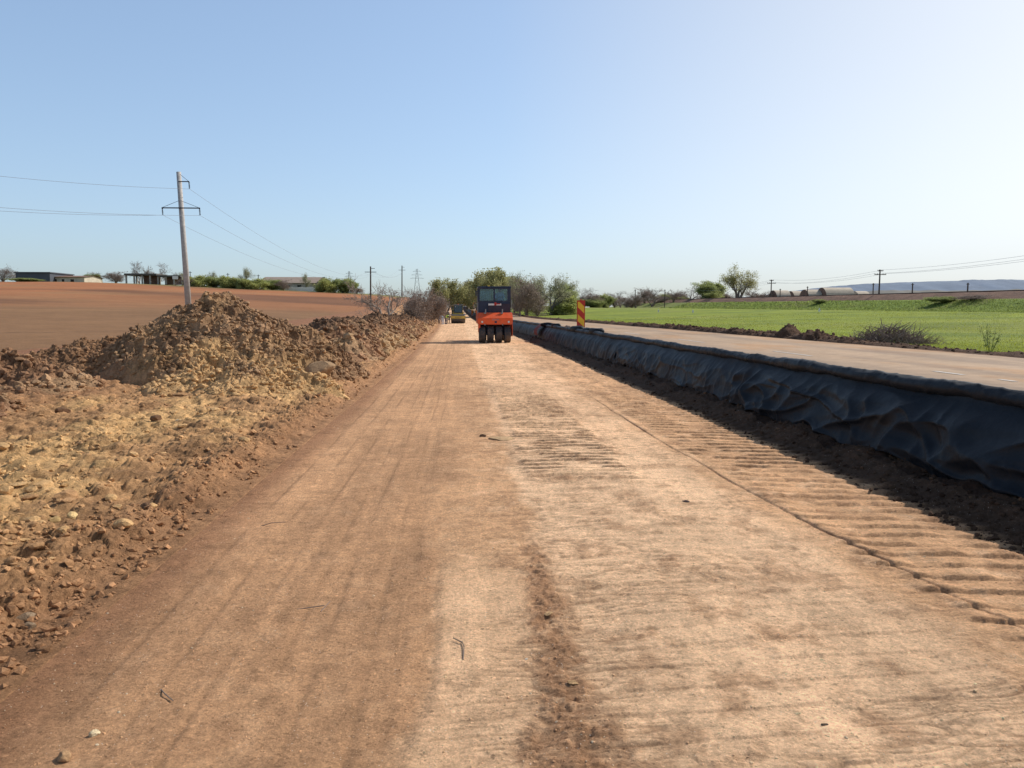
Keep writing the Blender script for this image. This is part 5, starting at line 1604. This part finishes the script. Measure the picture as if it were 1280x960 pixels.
for px, pt, Y, lab in ((1091, 354, 172, 'short post just left of the nearer telegraph pole'), (1140, 354, 150, 'short paired post right of the nearer telegraph pole'), (1209, 353.5, 135, 'short post near the right end of the rails'), (1009, 358, 200, 'short post beside the tan tunnel sheds'),
                   (794, 362, 240, 'short post left of the hedge trees'), (831, 362, 240, 'short post in front of the yellow bush'), (975, 361, 210, 'short post right of the farther telegraph pole')):
    p = at_y(px, 372, Y); z0 = gz(p.x, Y); t_ = at_y(px, pt, Y)
    b = MB(); b.tube((0, 0, 0), (0, 0, t_.z - z0), .14, .12, 8); b.box(-.3, .3, -.06, .06, t_.z - z0 - .3, t_.z - z0 - .2)
    o = b.build('line_post', M_wood); o.location = (p.x, Y, z0); tag(o, lab, 'post')

# ------------------------------------------------------------------ buildings
M_tan = simple('tan_sheeting', (.52, .44, .33), .8, 0, .15, .6)
M_rust = simple('rust_brown_wall', (.22, .13, .09), .9, 0, .3, .6)
M_cream = simple('cream_plaster', (.56, .50, .40), .9, 0, .22, .5)
M_darkwall = simple('dark_grey_wall', (.085, .095, .115), .9, 0, .15, .4)
M_roof = simple('brown_asbestos_roof', (.29, .225, .18), .9, 0, .15, .8)
M_conc = simple('weathered_concrete', (.36, .34, .30), .9, 0, .25, .8)
M_shade = simple('dark_void', (.03, .03, .03), .95, 0, .2, 1)

def tunnel(px0, px1, ptop, pbase, Y, label, end_mat):
    a_ = at_y(px0, pbase, Y); c_ = at_y(px1, ptop, Y)
    z0 = gz(a_.x, Y) - .5; W_ = c_.x - a_.x; h = c_.z - z0
    t = thing('tunnel_shed', label, 'shed', (a_.x, Y, z0))
    n = 14; rad = 4.5
    pts = [(rad - rad * math.cos(math.pi * i / n), h * math.sin(math.pi * i / n) ** .8) for i in range(n + 1)]
    b = MB(); vs = [(0, y, z) for y, z in pts] + [(W_, y, z) for y, z in pts]
    b.add(vs, [(i, i + 1, n + 2 + i, n + 1 + i) for i in range(n)]); b.build('shell', M_tan, t)
    for x in (0.02, W_ - .02):
        b = MB(); b.add([(x, y * .98 + .05, z * .98) for y, z in pts], [tuple(range(n + 1))]); b.build('end_wall', end_mat, t)
    b = MB(); b.box(-.08, -.02, 3.6, 5.4, 0, h * .6); b.build('door', M_shade, t)
tunnel(1012, 1030, 361.5, 371, 265, 'small tan tunnel shed left of the larger one behind the rails', M_rust)
tunnel(1034, 1070, 359, 371, 262, 'largest tan tunnel shed behind the rails', M_rust)
tunnel(972, 990, 362.5, 372, 275, 'tan tunnel shed right of the farther telegraph pole', M_rust)
tunnel(994, 1010, 363.5, 372, 285, 'low tan tunnel shed between two others behind the rails', M_rust)
tunnel(1075, 1090, 363.5, 371, 270, 'low pale shed left of the nearer telegraph pole', M_tan)

def gable(px0, px1, ptop, pbase, Y, depth, label, wallm, roofm, roof_h=.28, name='farm_shed', flat=False, wins=()):
    a_ = at_y(px0, pbase, Y); c_ = at_y(px1, ptop, Y)
    z0 = min(gz(a_.x, Y), gz(c_.x, Y)) - .4; W_ = c_.x - a_.x; h = c_.z - z0
    t = thing(name, label, 'building', (a_.x, Y, z0))
    wh = h * (1 - roof_h)
    b = MB()
    if flat: b.box(0, W_, 0, depth, 0, h - .3)
    else: b.box(0, W_, 0, depth, 0, wh)
    b.build('wall', wallm, t)
    b = MB()
    if flat: b.box(-.3, W_ + .3, -.3, depth + .3, h - .295, h)
    else:
        b.add([(-.5, -.5, wh + .02), (W_ + .5, -.5, wh + .02), (W_ + .5, depth / 2, h), (-.5, depth / 2, h), (-.5, depth + .5, wh + .02), (W_ + .5, depth + .5, wh + .02),
               (-.5, -.5, wh - .15), (W_ + .5, -.5, wh - .15)], [(0, 1, 2, 3), (3, 2, 5, 4), (6, 7, 1, 0)])
    b.build('roof', roofm, t)
    if not flat:
        b = MB(); 
        for x in (0.02, W_ - .02): b.add([(x, .05, wh), (x, depth - .05, wh), (x, depth / 2, h - .1)], [(0, 1, 2)])
        b.build('gable_wall', wallm, t)
    for x0, x1, z0_, z1_ in wins:
        b = MB(); b.box(W_ * x0, W_ * x1, -.05, -.01, h * z0_, h * z1_); b.build('window', M_shade, t)
    return t, W_, h
gable(20, 62, 340, 353, 240, 14, 'dark grey flat roofed shed at the far left crest', M_darkwall, M_darkwall, flat=True)
gable(62.5, 105, 343.5, 354, 243, 12, 'long cream shed with brown roof right of the dark grey shed', M_cream, M_rust, roof_h=.25, wins=((.1, .2, .15, .5), (.35, .42, .15, .5), (.6, .7, .15, .5)))
# open frame shed
a_ = at_y(157, 357, 238); c_ = at_y(228, 342, 238); z0 = gz(a_.x, 238) - .3; W_ = c_.x - a_.x; h = c_.z - z0
fs = thing('frame_shed', 'ruined open shed with concrete columns on the crest', 'building', (a_.x, 238, z0))
b = MB(); b.box(-.2, W_ * .55, -.3, 8, h - .55, h); b.box(W_ * .56, W_ * .97, -.3, 8, h - 1.0, h - .5); b.build('roof', simple('dark_slab', (.10, .095, .085), .9), fs)
for k in range(8):
    for yy in (0, 7.5):
        x = W_ * k / 7.2
        b = MB(); b.box(x, x + .4, yy, yy + .4, 0, h - .57 if k < 4 else h - 1.02); b.build('column', M_conc, fs)
b = MB(); b.box(W_ * .25, W_ * .52, 3, 3.3, 0, h - .58); b.box(W_ * .62, W_ * .95, 3, 3.3, 0, h - 1.05); b.build('back_wall', M_rust, fs)
b = MB(); b.box(W_ * .83, W_ * .93, -.42, -.34, h - 1.7, h - .75); b.build('white_sheet', M_white, fs)
# barn with a gable facing right
t, W_, h = gable(326, 396, 345, 364, 255, 16, 'long brown roofed barn with pale gable on the crest', M_conc, M_roof, roof_h=.42, name='barn', wins=((.25, .32, .2, .45), (.45, .52, .2, .45), (.65, .72, .2, .45)))
b = MB(); b.add([(W_ + .05, .0, 0), (W_ + .05, 14, 0), (W_ + 2.6, 14, 0), (W_ + 2.6, 0, 0), (W_ + .05, 0, h * .62), (W_ + .05, 14, h * .62), (W_ + 2.6, 14, h * .62), (W_ + 2.6, 0, h * .62)],
   [(0, 3, 7, 4), (3, 2, 6, 7), (4, 7, 6, 5), (2, 1, 5, 6)])
b.build('porch_wall', M_cream, t)
b = MB(); b.add([(W_ + .5, -.4, h * .70), (W_ + 3.0, -.4, h * .64), (W_ + 1.2, 8, h * 1.02), (W_ + .5, 8, h * 1.0)], [(0, 1, 2, 3)]); b.build('porch_roof', M_shade, t)
a_ = at_y(340, 363, 226); c_ = at_y(393, 359, 226); z0 = gz(a_.x, 226)
b = MB()
n = 12; Wl = c_.x - a_.x
for k in range(n):
    b.box(Wl * k / n, Wl * (k + .97) / n, -.08, .08, -.3, 1.0 + .06 * (k % 3))
o = b.build('low_wall', M_white); o.location = (a_.x, 240, gz(a_.x, 240) - .1); tag(o, 'low white panel wall in front of the barn', 'wall')
for px, Y in ((285, 236), (323, 238), (238, 236)):
    p = at_y(px, 350, Y); z0 = gz(p.x, Y); b = MB(); b.tube((0, 0, 0), (0, 0, 4.4), .14, .1, 8); b.box(-.5, .5, -.05, .05, 4.0, 4.12)
    o = b.build('crest_post', M_wood); o.location = (p.x, Y, z0); tag(o, {285: 'thin post left of the round topped crest tree', 323: 'thin post before the left end of the barn', 238: 'thin post just right of the leaning pole on the crest'}[px], 'post')

scene.render.film_transparent = False
scene.cycles.max_bounces = 6
scene.cycles.transparent_max_bounces = 12
scene.cycles.use_denoising = True
